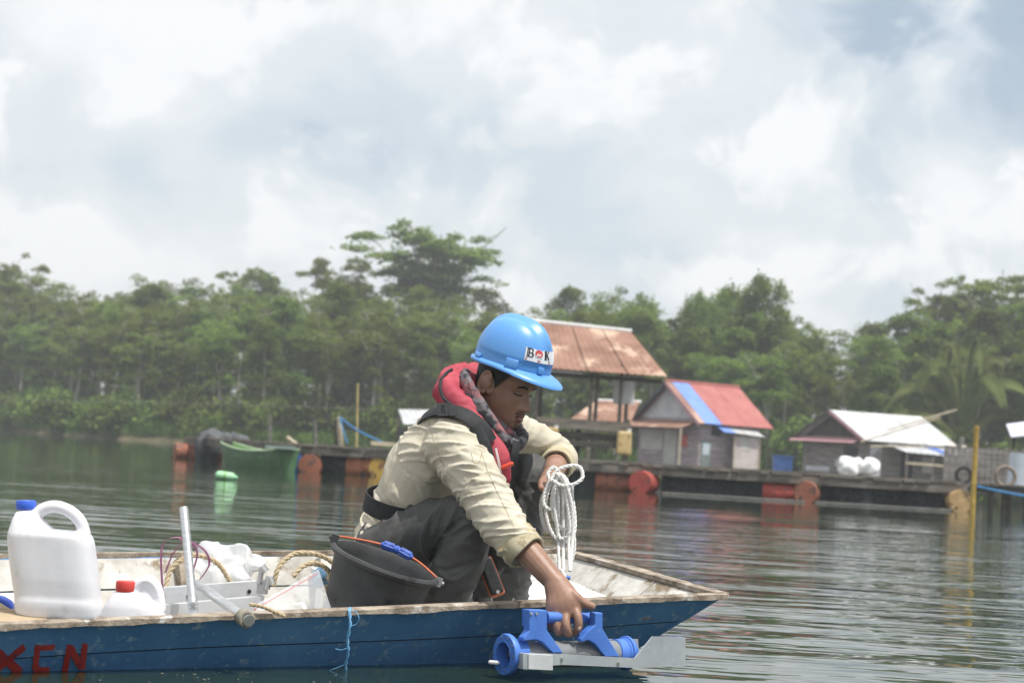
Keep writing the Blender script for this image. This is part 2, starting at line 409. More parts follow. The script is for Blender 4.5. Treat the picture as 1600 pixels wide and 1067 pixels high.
def tree_meshes(kind, seed):
    """a tree about 12 m tall at the origin: (trunk mesh, crown mesh)"""
    r = np.random.default_rng(seed); rd = random.Random(seed); H = 12.0; tb = MB(); Q = []
    lean = (rd.uniform(-.5, .5), rd.uniform(-.3, .3))
    if kind in ('sengon', 'umbrella'):
        fork = H * rd.uniform(.30, .45) if kind == 'sengon' else H * .42
        top = Vector((lean[0], lean[1], fork))
        tb.tube([(0, 0, -.6), (lean[0] * .3, lean[1] * .3, fork * .5), top], [.20, .16, .13], 7)
        nl = rd.randint(4, 6) if kind == 'sengon' else 11
        for i in range(nl):
            a = 2 * math.pi * (i + rd.uniform(-.3, .3)) / nl
            rad = H * rd.uniform(.08, .2) if kind == 'sengon' else H * rd.uniform(.12, .33)
            zt = H * rd.uniform(.74, .98) if kind == 'sengon' else H * rd.uniform(.78, .97)
            end = Vector((top.x + rad * math.cos(a), top.y + rad * math.sin(a), zt))
            mid = top.lerp(end, .5) + Vector((-.12 * rad * math.cos(a), -.12 * rad * math.sin(a), .4))
            path = [Vector(p) for p in catmull([top, mid, end], 4)]
            tb.tube(path, list(np.linspace(.09, .025, len(path))), 5)
            npad = 11 if kind == 'sengon' else 12
            for k in range(npad):
                t = rd.uniform(.35, 1.02); q = path[min(int(t * (len(path) - 1)), len(path) - 1)]
                aa = rd.uniform(0, 6.28); rr = rd.uniform(.2, 1.9)
                c = (q.x + rr * math.cos(aa), q.y + rr * math.sin(aa), q.z + rd.uniform(-.2, .5))
                tb.tube([q, c], [.03, .012], 4)
                R = rd.uniform(.4, 1.05); Q.append(leaf_quads(pad_points(c, R, .2 if kind == 'umbrella' else .34, int(170 * R * R + 60), r), .115, .55, r))
        if kind == 'sengon':
            for k in range(rd.randint(4, 8)):
                z = H * rd.uniform(.3, .62); aa = rd.uniform(0, 6.28); rr = rd.uniform(.6, 1.7)
                c = (lean[0] * z / fork + rr * math.cos(aa), lean[1] * z / fork + rr * math.sin(aa), z)
                Q.append(leaf_quads(pad_points(c, rd.uniform(.6, 1.1), .3, 190, r), .125, .5, r))
    elif kind == 'dense':
        tb.tube([(0, 0, -.6), (lean[0] * .5, lean[1] * .5, H * .4), (lean[0], lean[1], H * .85)], [.2, .14, .04], 7)
        for k in range(62):
            z = H * rd.uniform(.12, .97); f = math.sin(math.pi * min(1, max(0.08, (z / H - .02) / 1.0)) ** .8) ** .6
            rr = 2.3 * f * math.sqrt(rd.uniform(.05, 1)); aa = rd.uniform(0, 6.28)
            c = (lean[0] * z / H + rr * math.cos(aa), lean[1] * z / H + rr * math.sin(aa), z)
            if k % 3 == 0: tb.tube([(lean[0] * z / H, lean[1] * z / H, z - .5), c], [.05, .015], 4)
            R = rd.uniform(.55, 1.05); Q.append(leaf_quads(pad_points(c, R, R * .55, int(190 * R + 60), r), .125, .35, r))
    elif kind == 'bamboo':
        for k in range(16):
            a = rd.uniform(0, 6.28); sp = rd.uniform(.3, 2.4); h = H * rd.uniform(.7, 1.0)
            path = catmull([(0.2 * math.cos(a), .2 * math.sin(a), -.4), (sp * .25 * math.cos(a), sp * .25 * math.sin(a), h * .6), (sp * math.cos(a), sp * math.sin(a), h), (sp * 1.5 * math.cos(a), sp * 1.5 * math.sin(a), h * .95)], 5)
            tb.tube(path, list(np.linspace(.06, .012, len(path))), 4)
            for q in path[4:]:
                Q.append(leaf_quads(pad_points(q, rd.uniform(.45, .8), .6, 100, r), .115, .15, r))
    elif kind == 'shrub':
        for k in range(14):
            a = rd.uniform(0, 6.28); rr = 1.5 * math.sqrt(rd.uniform(0, 1)); c = (rr * math.cos(a), rr * math.sin(a), rd.uniform(.2, 1.7) * (1.15 - rr * .4))
            tb.tube([(c[0] * .2, c[1] * .2, -.3), c], [.04, .012], 4)
            R = rd.uniform(.45, .8); Q.append(leaf_quads(pad_points(c, R, R * .7, int(110 * R + 40), r), .13, .25, r))
    return tb, np.concatenate(Q)
PROTO = {}
LEAFM = {'sengon': LEAF_A, 'umbrella': LEAF_A, 'dense': LEAF_B, 'bamboo': LEAF_C, 'shrub': LEAF_B}
for kind, seeds in (('sengon', (11, 12, 13, 14, 15, 16, 17, 18)), ('umbrella', (21, 22)), ('dense', (31, 32, 33, 34)), ('bamboo', (41, 42)), ('shrub', (51, 52, 53))):
    for sd_ in seeds:
        tb, q = tree_meshes(kind, sd_)
        tm = mesh_of('trunk', tb); tm.materials.append(BARK)
        PROTO.setdefault(kind, []).append((tm, quads_mesh('crown', q, LEAFM[kind])))
def plant(kind, var, x, y, H, rz, name, label, cat, group, wide=1.0):
    e = empty(name, (x, y, ground_z(x, y) - .05), label, cat, group, rz); base = 12.0 if kind != 'shrub' else 2.0
    s = H / base; e.scale = (s * wide, s * wide, s)
    tm, cm = PROTO[kind][var % len(PROTO[kind])]
    for nm, me in (('trunk' if kind != 'shrub' else 'stems', tm), ('crown' if kind != 'shrub' else 'foliage', cm)):
        o = bpy.data.objects.new(nm, me); COL.objects.link(o); o.parent = e
    return e
TOP = [(-200, 400), (0, 402), (40, 428), (100, 445), (200, 436), (290, 440), (400, 428), (470, 445), (540, 425), (620, 440), (700, 440), (780, 455), (880, 452), (960, 446), (1040, 468), (1100, 450), (1200, 452), (1260, 492), (1350, 498), (1420, 480), (1500, 470), (1600, 455), (1800, 450)]
def top_py(px): return float(np.interp(px, [p[0] for p in TOP], [p[1] for p in TOP]))
def px_of(x, y): return 800 + x / y * FPX
def forest():
    rd = random.Random(5)
    # trees that stand out
    def special(kind, var, px, py_top, Y, label, rz=0, wide=1.0, cat='tree'):
        p = W(px, py_top, Y); H = p.z - ground_z(p.x, Y) + .05
        plant(kind, var, p.x, Y, H, rz, {'bamboo': 'bamboo_clump'}.get(kind, 'forest_tree'), label, cat, 'forest trees across the lake', wide)
    special('umbrella', 0, 690, 338, 172, 'tallest tree with wide layered umbrella crown against the clouds behind the helmet', .4, 1.2)
    special('umbrella', 1, 528, 388, 166, 'tall feathery tree just left of the wide umbrella crowned tree', 1.2, .62)
    special('umbrella', 1, 1575, 412, 150, 'tall flat layered tree at the right edge of the picture', 2.2, .95)
    special('umbrella', 0, 1478, 432, 152, 'flat layered tree standing above the canopy over the grey plank hut', 3.0, .8)
    special('umbrella', 1, 385, 408, 180, 'thin topped tree rising above the left canopy over the green rowboat', .2, .6)
    special('umbrella', 0, 5, 392, 178, 'tall dark tree at the left edge of the picture', 4.2, .7)
    special('bamboo', 0, 1098, 452, 132, 'feathery bamboo clump with drooping tips behind the rusty shelter', .3, .6, 'bamboo')
    special('bamboo', 1, 1185, 444, 134, 'tallest feathery bamboo clump behind the red roofed hut', 1.9, .95, 'bamboo')
    special('sengon', 0, 967, 438, 150, 'broad crowned tree above the rusty shelter roof', 1.0, 1.1)
    special('sengon', 1, 165, 470, 160, 'pale forked trunk tree on the left bank', .0, .9)
    special('sengon', 2, 222, 470, 139, 'pale leaning trunk tree at the water edge left of the dock', 2.2, .9)
    special('sengon', 3, 75, 475, 166, 'dark forked tree behind the grassy left bank', .8, .9)
    special('sengon', 4, 345, 480, 136, 'slim pale trunk tree behind the tarp covered dock end', 5, .8)
    def lab(kd, px):
        zone = 'on the left bank' if px < 280 else 'behind the green rowboat' if px < 480 else 'behind the squatting person' if px < 740 else 'behind the rusty shelter' if px < 1040 else 'behind the red roofed hut' if px < 1240 else 'behind the white roofed hut' if px < 1500 else 'at the right edge'
        return {'sengon': 'tall leafy tree of the green canopy ', 'dense': 'bushy dark tree filling the woods ', 'shrub': 'leafy green shrub in the bank undergrowth '}[kd] + zone
    for row, (off, k, step) in enumerate(((4, .74, 3.6), (11, .9, 3.5), (20, .97, 3.6), (32, 1.0, 3.6), (46, 1.02, 3.6), (15, .6, 3.0), (28, .62, 3.0))):
        x = -58.0
        while x < 58:
            x += step * rd.uniform(.75, 1.25); y = shore(x) + off * rd.uniform(.8, 1.2) + rd.uniform(-1, 1)
            px = px_of(x, y)
            if px < -90 or px > 1690: continue
            z = W(px, top_py(px), y).z; H = (z - ground_z(x, y)) * k * rd.uniform(.86, 1.03)
            kd = 'dense' if rd.random() < (.5 if row == 0 else .3) or row > 4 else 'sengon'
            if px > 950 and rd.random() < .35: kd = 'dense'
            if px < 420 and row == 0: kd = 'sengon'
            plant(kd, rd.randint(0, 9), x, y, H, rd.uniform(0, 6.28), 'forest_tree', lab(kd, px), 'tree', 'forest trees across the lake', rd.uniform(.85, 1.15) * (1.12 if kd == 'dense' else 1))
    x = -58.0
    while x < 55:
        x += rd.uniform(1.1, 2.3); y = shore(x) + rd.uniform(1.2, 4.5); px = px_of(x, y)
        if px < -60 or px > 1660: continue
        plant('shrub', rd.randint(0, 9), x, y, rd.uniform(1.5, 3.6), rd.uniform(0, 6.28), 'shrub', lab('shrub', px), 'shrub', 'shrubs along the far bank', rd.uniform(.8, 1.2))
    # grass on the left bank and behind the dock
    c = []; n = 26000
    xs = rng.uniform(-52, 60, n); dd = rng.uniform(.3, 3.2, n) ** 1.0
    for x, d in zip(xs, dd):
        y = shore(x) + d; c.append((x, y, ground_z(x, y) + rng.uniform(.0, .5)))
    c = np.array(c); t = rng.normal(size=(n, 3)) * .35; t[:, 2] = 1; t /= np.linalg.norm(t, axis=1)[:, None]
    l = rng.uniform(.25, .6, n)[:, None]; b = np.cross(t, rng.normal(size=(n, 3))); b /= np.linalg.norm(b, axis=1)[:, None]; b *= .06
    tag(obj('bank_grass', quads_mesh('bank_grass', np.stack([c - b, c + b, c + t * l + b * .2, c + t * l - b * .2], 1), GRASS)), 'bright green grass along the far bank', 'grass', None, 'stuff')
forest()

def palm():
    p = W(1545, 700, 108); x, y = p.x, 108.0
    y = max(y, shore(x) + 1.5); g = ground_z(x, y); e = empty('coconut_palm', (x, y, g), 'young coconut palm with long arching fronds behind the yellow pole', 'palm'); e.scale = (1.35, 1.35, 1.35)
    t = MB(); t.tube([(0, 0, -.3), (.1, 0, 1.0), (.15, 0, 2.0)], [.22, .16, .13], 8); obj('trunk', t, BARK, e, True)
    rd = random.Random(3)
    ends = [(-4.6, -.6, .9), (-3.4, .5, 2.6), (-2.2, -.8, 3.9), (-.7, .4, 5.0), (.6, -.5, 5.2), (1.8, .6, 4.3), (3.1, -.5, 3.0), (4.0, .7, 1.4), (-3.8, -1.2, -.2), (1.2, -2.4, 3.2), (-1.2, 2.2, 3.6)]
    for ex, ey, ez in ends:
        path = [Vector(q) for q in catmull([(.15, 0, 2.0), (.15 + ex * .35, ey * .35, 2.0 + ez * .62 + .5), (.15 + ex * .75, ey * .75, 2.0 + ez * .85), (.15 + ex, ey, 1.2 + ez * .72)], 8)]
        m = MB(); m.tube(path, list(np.linspace(.05, .012, len(path))), 4)
        for i in range(3, len(path)):
            for k in range(7):
                q = path[i - 1].lerp(path[i], k / 7); tg = (path[i] - path[i - 1]).normalized()
                side = tg.cross(Vector((0, 0, 1))).normalized(); ll = 1.0 * math.sin(math.pi * min(1, (i + k / 7) / len(path)) ** .7 * .95 + .05) + .15
                for sgn in (-1, 1):
                    tip = q + side * sgn * ll * .62 + tg * ll * .5 + Vector((0, 0, -.55 * ll)); w = tg * .03
                    m.add([q - w, q + w, tip], [(0, 1, 2)])
        obj('frond', m, LEAF_P, e, True, smooth=False)
palm()
# ------------------------------------------------------------------ floating dock, huts and what stands on them
WOOD_G = M('weathered_plank', (.10, .09, .075), (.24, .215, .185), 3, .9, .01, 20, (.4, 3, 3))
WOOD_D = M('dark_timber', (.05, .045, .04), (.11, .1, .085), 3, .9, .01, 15, (.5, 3, 3))
WOOD_Y = M('yellow_bamboo', (.42, .27, .05), (.62, .42, .10), 3, .6, .004, 12, (2, 2, .3))
WOOD_L = M('pale_sawn_wood', (.42, .36, .26), (.58, .50, .38), 3, .8, .004, 12, (1, 2, 2))
DRUM_O = M('orange_drum_plastic', (.27, .095, .055), (.37, .135, .08), 3, .7, c3=(.14, .075, .055), s3=4, t3=.52)
DRUM_R = M('red_drum_plastic', (.34, .055, .045), (.44, .085, .065), 3, .6, c3=(.2, .06, .05), s3=4, t3=.56)
DRUM_B = M('blue_drum_plastic', (.03, .09, .30), (.06, .16, .42), 3, .5)
DRUM_Y = M('yellow_drum_plastic', (.42, .26, .05), (.52, .35, .08), 3, .6, c3=(.2, .1, .05), s3=4, t3=.5)
DRUM_S = M('rusty_drum_steel', (.26, .09, .045), (.45, .19, .10), 4, .75, .004, 20)
DRUM_T = M('tan_drum_plastic', (.42, .27, .12), (.58, .40, .20), 4, .6, c3=(.10, .06, .03), s3=3, t3=.56)
NET = M('black_netting', (.018, .02, .022), (.05, .055, .06), 12, .9, .02, 25)
TARP_D = M('dark_grey_tarp', (.035, .038, .042), (.10, .105, .11), 3, .7, .03, 6)
RUST = M('rusty_roof_sheet', (.20, .10, .068), (.33, .19, .135), 1.2, .75, .004, 9, (1, 1, 1), c3=(.52, .36, .27), s3=.9, t3=.57)
REDROOF = M('red_painted_roof_sheet', (.34, .10, .09), (.43, .15, .135), 1.5, .65, c3=(.30, .13, .10), s3=3, t3=.6)
BLUEROOF = M('blue_roof_sheet', (.13, .24, .62), (.18, .30, .70), 2, .5)
ZINC = M('bright_zinc_sheet', (.40, .415, .43), (.58, .59, .605), 1.4, .5, metal=.1, c3=(.42, .33, .27), s3=1.6, t3=.62)
WALL_P = M('faded_mauve_planks', (.27, .22, .235), (.40, .345, .36), 1.6, .9, .006, 10, (1, 1, 6), c3=(.50, .46, .46), s3=1.0, t3=.58)
WALL_W = M('whitewashed_gable', (.42, .43, .46), (.60, .61, .63), 1.6, .9, .006, 10, c3=(.28, .26, .25), s3=1.3, t3=.6)
WALL_G = M('grey_plank_wall', (.15, .135, .125), (.31, .285, .27), 1.8, .95, .008, 10, (1, 1, 7))
WHITE = M('white_sheet', (.62, .63, .64), (.8, .8, .8), 2, .7)
CREAM = M('cream_door_paint', (.46, .46, .42), (.56, .56, .52), 2, .8)
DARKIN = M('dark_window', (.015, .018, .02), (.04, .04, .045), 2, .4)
PINK = M('faded_pink_trim', (.42, .22, .24), (.52, .30, .32), 2, .8)
FOAM = M('white_plastic_sack', (.66, .67, .68), (.88, .88, .88), 6, .35)
JERRY = M('tan_jerrycan', (.42, .30, .13), (.56, .42, .20), 5, .5, c3=(.2, .13, .06), s3=4, t3=.6)
TYRE = M('tyre_rubber', (.015, .015, .016), (.04, .04, .04), 5, .8)
ROPE_BL = M('blue_rope', (.04, .16, .36), (.08, .26, .5), 30, .8)
GREENB = M('green_boat_paint', (.14, .36, .06), (.22, .47, .11), 2, .5)
GREEND = M('dark_green_hull_paint', (.05, .12, .05), (.09, .18, .085), 2, .5)
BUOY = M('pale_green_float', (.30, .62, .34), (.42, .75, .45), 4, .5)

def flat_y(px, Y, z):
    """x of pixel column px at depth Y and height z"""
    lo, hi = 0.0, 2000.0
    for _ in range(40):
        mid = (lo + hi) / 2
        if W(px, mid, Y).z > z: lo = mid
        else: hi = mid
    return W(px, lo, Y).x
def X_at(px, Y, z=.5): return flat_y(px, Y, z)

def drum_mb(L=.84, r=.25):
    m = MB(); pr = [(0, -L / 2), (r * .93, -L / 2), (r * .93, -L / 2 + .015), (r, -L / 2 + .015), (r, -L / 2 + .05)]
    for z in (-L / 6, L / 6): pr += [(r, z - .03), (r * 1.035, z - .012), (r * 1.035, z + .012), (r, z + .03)]
    pr += [(r, L / 2 - .05), (r, L / 2 - .015), (r * .93, L / 2 - .015), (r * .93, L / 2), (0, L / 2)]
    return m.lathe(pr, 26)
DRUM_MESH = None
def drum(px, Y, along, mat, label, zc=.15, group='drum floats under the dock', name='float_drum', tilt=0):
    """along = 'x' (side on), 'y' (end on) or an angle"""
    e = empty(name, (X_at(px, Y, .2), Y, zc), label, 'drum', group)
    a = {'x': 0, 'y': math.pi / 2}.get(along, along)
    mb = drum_mb(); rot = Matrix.Rotation(a, 4, 'Z') @ Matrix.Rotation(math.pi / 2, 4, 'Y')
    mb.v = [tuple(rot @ Vector(v)) for v in mb.v]
    obj('barrel', mb, mat, e, True)
    b = MB(); q = rot @ Vector((.13, .1, -.44)); b.tube([q, q + (rot @ Vector((0, 0, -.025)))], .028, 10); obj('bung', b, TYRE, e, True)
    return e

def dock():
    D = 41.0; zt = .60
    x0, x1 = X_at(283, 52, .6), X_at(1512, D, .6)
    xa = X_at(470, D, .6)
    e = empty('floating_dock', ((xa + x1) / 2, D, 0), 'long weathered plank walkway on drum floats in front of the huts', 'dock')
    # front walkway: bearers and cross planks, then a leg running back to the far left corner
    pa, pb = Vector((x0, 52.5, 0)), Vector((xa, D, 0))
    def run(p, q, width, seed, gap, name='deck_plank'):
        rd = random.Random(seed); d = (q - p); L = d.length; d.normalize(); n = Vector((-d.y, d.x, 0))
        for k, off in enumerate((.06, width - .06)):
            b = MB(); b.beam(p + n * off + Vector((0, 0, zt - .14)), q + n * off + Vector((0, 0, zt - .14)), .09, .17); obj('bearer', b, WOOD_G, e)
        s = 0.0; k = 0
        while s < L - .1:
            w = rd.uniform(.16, .30); g = rd.uniform(*gap)
            if s + w > L: break
            c = p + d * (s + w / 2) + n * (width / 2 + rd.uniform(-.05, .05)) + Vector((0, 0, zt - .035 + rd.uniform(-.008, .012)))
            m = MB(); m.box(c, (w, width + rd.uniform(-.02, .16), .035), Matrix.Rotation(math.atan2(d.y, d.x) + rd.uniform(-.02, .02), 3, 'Z')); obj(name, m, WOOD_G, e, smooth=False); s += w + g
    run(pa, pb, 1.1, 1, (.05, .32))
    run(pb, Vector((x1, D, 0)), 1.3, 2, (.01, .06))
    # longitudinal top boards along the front edge, sagging a little
    rd = random.Random(9); x = X_at(880, D, .6)
    while x < x1 - .5:
        l = rd.uniform(2.0, 3.6); m = MB(); xe = min(x + l, x1)
        m.beam((x, D + .12, zt + .015 + rd.uniform(-.01, .02)), (xe - .05, D + .1, zt + .015 + rd.uniform(-.02, .02)), .22, .04); obj('edge_board', m, WOOD_G, e, smooth=False); x = xe
    # walkways running back towards the huts and a rear platform they stand on
    for px in (640, 830, 1010, 1180, 1330, 1480):
        xx = X_at(px, D, .6); m = MB(); m.beam((xx, D + 1.3, zt - .05), (xx + 2.0, 80, zt - .07), 1.0, .06); obj('back_walkway', m, WOOD_G, e, smooth=False)
    for Y in (50, 60, 71):
        m = MB(); m.beam((X_at(640, Y, .6), Y, zt - .04), (X_at(1500, Y, .6), Y, zt - .04), .9, .06); obj('cross_walkway', m, WOOD_G, e, smooth=False)
    m = MB(); m.box(((X_at(560, 86, .5) + X_at(1640, 86, .5)) / 2, 88, zt - .16), (X_at(1640, 86, .5) - X_at(560, 86, .5), 16, .12)); obj('hut_platform', m, WOOD_D, e, smooth=False)
    # black netting hung along the front under the boards
    for pxa, pxb in ((500, 570), (610, 700), (880, 940), (1035, 1195), (1285, 1475)):
        xa_, xb_ = X_at(pxa, D, .3), X_at(pxb, D, .3); n = max(4, int((xb_ - xa_) / .15)); P = []; Q = []
        for i in range(n + 1):
            t = xa_ + (xb_ - xa_) * i / n; w = .04 * math.sin(i * 1.7) + .03 * math.sin(i * .61 + 1)
            P.append([Vector((t, D + .16 + w * k, .46 - .24 * k)) for k in (0, 1, 2, 2.2)]); Q.append([p + Vector((0, .015, 0)) for p in P[-1]])
        m = MB(); m.plate(P, Q); obj('net_curtain', m, NET, e)
    # a thin floating pipe along the waterline
    m = MB(); pts = [(X_at(px, D - .35, .02), D - .35 + .1 * math.sin(px * .02), .02) for px in range(1035, 1500, 15)]
    m.tube(pts, .013, 6); tag(obj('floating_pipe', m, M('grey_pipe', (.2, .2, .185), (.3, .29, .27), 4, .7)), 'thin grey pipe lying on the water along the dock front', 'pipe')
    return D
D = dock()
drum(297, 52.0, .35, DRUM_O, 'orange drum at the far left end of the dock')
drum(322, 51.5, .2, DRUM_O, 'orange drum mostly hidden by the dark tarp')
drum(462, D + .35, 'y', DRUM_B, 'blue drum beside the stern of the green rowboat')
drum(487, D + .30, 'y', DRUM_O, 'orange drum seen end on right of the green rowboat', .13)
drum(572, D + .32, 'x', DRUM_S, 'rusty brown drum beside the yellow drum', .17)
drum(596, D + .45, 'y', DRUM_Y, 'yellow drum next to the rusty one under the dock', .16)
drum(960, D + .32, 'x', DRUM_O, 'orange ribbed drum lying side on under the dock', .17)
drum(1007, D + .02, 1.25, DRUM_R, 'bright red drum with its round end facing the water', .20)
drum(1220, D + .3, 'x', DRUM_R, 'dull red drum lying under the dock right of the red roofed hut', .16)
drum(1262, D + .05, 1.3, DRUM_O, 'orange drum standing proud of the netting right of the dull red one', .19)
drum(1494, D + .2, 'y', DRUM_T, 'tan and brown stained drum at the dock corner by the yellow pole', .2)

def sheet(P00, P10, P11, P01, mat, name, parent, ribs=0, th=.03, amp=.02):
    """a roof sheet through four corners (00->10 along the eave), corrugated when ribs > 0"""
    P00, P10, P11, P01 = [Vector(p) for p in (P00, P10, P11, P01)]; nrm = (P10 - P00).cross(P01 - P00).normalized()
    if nrm.z < 0: nrm = -nrm
    nu = ribs * 4 + 1 if ribs else 2; A = []; B = []
    for i in range(nu):
        t = i / (nu - 1); w = amp * math.sin(2 * math.pi * ribs * t) if ribs else 0
        a = P00.lerp(P10, t); b = P01.lerp(P11, t); A.append([a + nrm * (w + th), b + nrm * (w + th)]); B.append([a + nrm * w, b + nrm * w])
    m = MB(); m.plate(A, B); return obj(name, m, mat, parent, smooth=bool(ribs), angle=80)

def wall_planks(e, p, q, z0, z1, mat, n, name='wall_plank', zfun=None, horizontal=True, out=None):
    """boards between ground points p and q from z0 to z1 (or to zfun(t))"""
    p, q = Vector(p), Vector(q); d = (q - p); L = d.length; d.normalize(); nn = Vector((d.y, -d.x, 0))
    if nn.y > 0: nn = -nn
    rd = random.Random(int(L * 100) + n)
    if horizontal:
        h = (z1 - z0) / n
        for i in range(n):
            m = MB(); o = nn * rd.uniform(0, .012)
            a, b = p + o, q + o; m.beam((a.x, a.y, z0 + (i + .5) * h), (b.x, b.y, z0 + (i + .5) * h), .03, h - .012); obj(name, m, mat, e, smooth=False)
    else:
        w = L / n
        for i in range(n):
            a = p + d * (w * i + .006); b = p + d * (w * (i + 1) - .006); o = nn * rd.uniform(0, .012)
            ta, tb = zfun(i / n) if zfun else z1, zfun((i + 1) / n) if zfun else z1
            poly = [Vector((a.x, a.y, z0)) + o, Vector((b.x, b.y, z0)) + o, Vector((b.x, b.y, tb)) + o, Vector((a.x, a.y, ta)) + o]
            m = MB(); m.prism(poly, nn * 0, nn * -.03); obj(name, m, mat, e, smooth=False)

def quad_on(e, name, p, d, s0, s1, z0, z1, mat, out=.05, th=.04):
    nn = Vector((d.y, -d.x, 0))
    if nn.y > 0: nn = -nn
    a, b = p + d * s0 + nn * out, p + d * s1 + nn * out
    m = MB(); m.prism([(a.x, a.y, z0), (b.x, b.y, z0), (b.x, b.y, z1), (a.x, a.y, z1)], nn * 0, nn * -th); return obj(name, m, mat, e, smooth=False)

def red_hut():
    Y = 90.0; z0 = .52; c = Vector((X_at(1090, Y, .6), Y, 0)); b = Vector((.8, .6, 0)); a = Vector((-.6, .8, 0)); gw, ln, wh, rh = 4.3, 3.9, 2.28, 3.95
    e = empty('plank_hut', (c.x, c.y, z0), 'mauve plank hut with red and blue gable roof on the floating platform', 'hut')
    wall_planks(e, c, c + a * gw, z0, z0 + wh, WALL_P, 9, horizontal=True)
    gz = lambda t: z0 + wh + (rh - wh) * (1 - abs(2 * t - 1)) - .05
    wall_planks(e, c + a * .02, c + a * (gw - .02), z0 + wh + .005, 0, WALL_W, 10, 'gable_plank', gz, False)
    wall_planks(e, c, c + b * ln, z0, z0 + wh, WALL_P, 9)
    wall_planks(e, c + a * gw, c + a * gw + b * ln, z0, z0 + wh, WALL_P, 5); wall_planks(e, c + b * ln, c + b * ln + a * gw, z0, z0 + wh, WALL_P, 5)
    ov = .38; zr = z0 + rh + .05; ze = z0 + wh - .22
    mid = c + a * (gw / 2)
    def rp(along, side, z):   # side 0 ridge, -1 near eave, 1 far eave
        base = mid + b * along; q = base + a * (side * (gw / 2 + ov)); return (q.x, q.y, z)
    L0, L1 = -ov, ln + .55
    for k, (s, t, mt) in enumerate(((L0, L0 + .35, RUST), (L0 + .35, L0 + 1.45, BLUEROOF), (L0 + 1.45, L0 + 3.1, REDROOF), (L0 + 3.1, L1, REDROOF))):
        sheet(rp(s, -1, ze), rp(t - .012, -1, ze), rp(t - .012, 0, zr), rp(s, 0, zr), mt, 'roof_sheet', e, max(2, int((t - s) * 5)))
        sheet(rp(s, 1, ze), rp(t - .012, 1, ze), rp(t - .012, 0, zr - .01), rp(s, 0, zr - .01), REDROOF if k else TARP_D, 'roof_sheet', e, max(2, int((t - s) * 5)))
    m = MB(); m.tube([rp(L0, 0, zr + .05), rp(L1, 0, zr + .05)], .07, 6); obj('ridge_cap', m, REDROOF, e)
    for sg in (-1, 1):
        m = MB(); q0 = Vector(rp(L0 - .03, 0, zr - .06)); q1 = Vector(rp(L0 - .03, sg, ze - .06)); m.beam(q0, q1, .05, .16); obj('barge_board', m, PINK if sg < 0 else TARP_D, e, smooth=False)
    # porch roof on the gable side
    pz = z0 + wh - .12
    p0, p1 = c + a * .15, c + a * (gw + .5); o = -b * 1.1
    sheet((p0 + o).to_tuple()[:2] + (pz - .38,), (p1 + o).to_tuple()[:2] + (pz - .38,), p1.to_tuple()[:2] + (pz, ), p0.to_tuple()[:2] + (pz, ), RUST, 'porch_roof', e, 14)
    for t in (.2, gw + .35):
        q = c + a * t - b * 1.0; m = MB(); m.box((q.x, q.y, z0 + .95), (.09, .09, 1.9)); obj('porch_post', m, WOOD_L, e, smooth=False)
    quad_on(e, 'door', c, a, 1.55, 2.4, z0 + .02, z0 + 1.75, CREAM); quad_on(e, 'shutter', c, a, 2.55, 4.1, z0 + .75, z0 + 1.7, CREAM, .045)
    quad_on(e, 'notice_board', c, a, .75, 1.15, z0 + .95, z0 + 1.5, M('red_notice', (.5, .07, .06), (.6, .16, .14), 6), .06)
    f = quad_on(e, 'side_door', c, b, .12, .72, z0 + .02, z0 + 1.25, M('green_grey_door', (.13, .17, .16), (.2, .24, .23), 3)); quad_on(f, 'door_pane', c, b, .22, .62, z0 + .62, z0 + 1.15, M('pale_blue_board', (.42, .5, .55), (.52, .6, .64), 3), .07, .02)
    quad_on(e, 'window_opening', c, b, .75, 1.35, z0 + 1.55, z0 + 2.1, DARKIN)
    o2 = -a * .75; s0, s1 = c + b * .9, c + b * 3.5
    sheet((s0 + o2).to_tuple()[:2] + (z0 + 1.72,), (s0 + b * .7 + o2).to_tuple()[:2] + (z0 + 1.70,), (s0 + b * .7).to_tuple()[:2] + (z0 + 2.05,), s0.to_tuple()[:2] + (z0 + 2.05,), BLUEROOF, 'side_awning', e, 4)
    sheet((s0 + b * .72 + o2).to_tuple()[:2] + (z0 + 1.70,), (s1 + o2).to_tuple()[:2] + (z0 + 1.62,), s1.to_tuple()[:2] + (z0 + 1.98,), (s0 + b * .72).to_tuple()[:2] + (z0 + 2.03,), ZINC, 'side_awning', e, 8)
    # slatted bay under the awning
    q0, q1 = c + b * 1.75 - a * .5, c + b * 3.45 - a * .5; pale = M('pale_pink_slats', (.50, .43, .42), (.66, .60, .58), 2, .8)
    wall_planks(e, q0, q1, z0, z0 + 1.6, pale, 11, 'bay_slat'); quad_on(e, 'bay_window', q0, (q1 - q0).normalized(), .55, 1.05, z0 + .95, z0 + 1.5, CREAM, .03)
    for t in (.02, .98):
        q = q0.lerp(q1, t) - a * .04; m = MB(); m.box((q.x, q.y, z0 + .82), (.08, .08, 1.64)); obj('bay_post', m, WOOD_L, e, smooth=False)
    # dark lean-to behind on the right
    q = c + b * (ln + .1) + a * 1.0; sheet((q.x, q.y, z0 + 1.95), (q.x + 1.3, q.y + .9, z0 + 1.75), (q.x + .6, q.y + 2.4, z0 + 1.95), (q.x - .7, q.y + 1.5, z0 + 2.1), TARP_D, 'lean_to_roof', e, 0)
    m = MB(); m.box((q.x + 1.2, q.y + .9, z0 + .9), (.08, .08, 1.8)); obj('lean_to_post', m, WOOD_D, e, smooth=False)
    # hanging washing at the porch corner
    m = MB(); q = c + a * (gw + .45) - b * 1.12; P = [[Vector((q.x + .22 * i + .05 * math.sin(k), q.y - .03 * k, z0 + 1.75 - .34 * k)) for k in range(5)] for i in range(3)]
    m.plate(P, [[p + Vector((0, .02, 0)) for p in r] for r in P]); tag(obj('hanging_cloth', m, WHITE), 'white cloth hanging at the porch corner of the mauve hut', 'cloth')
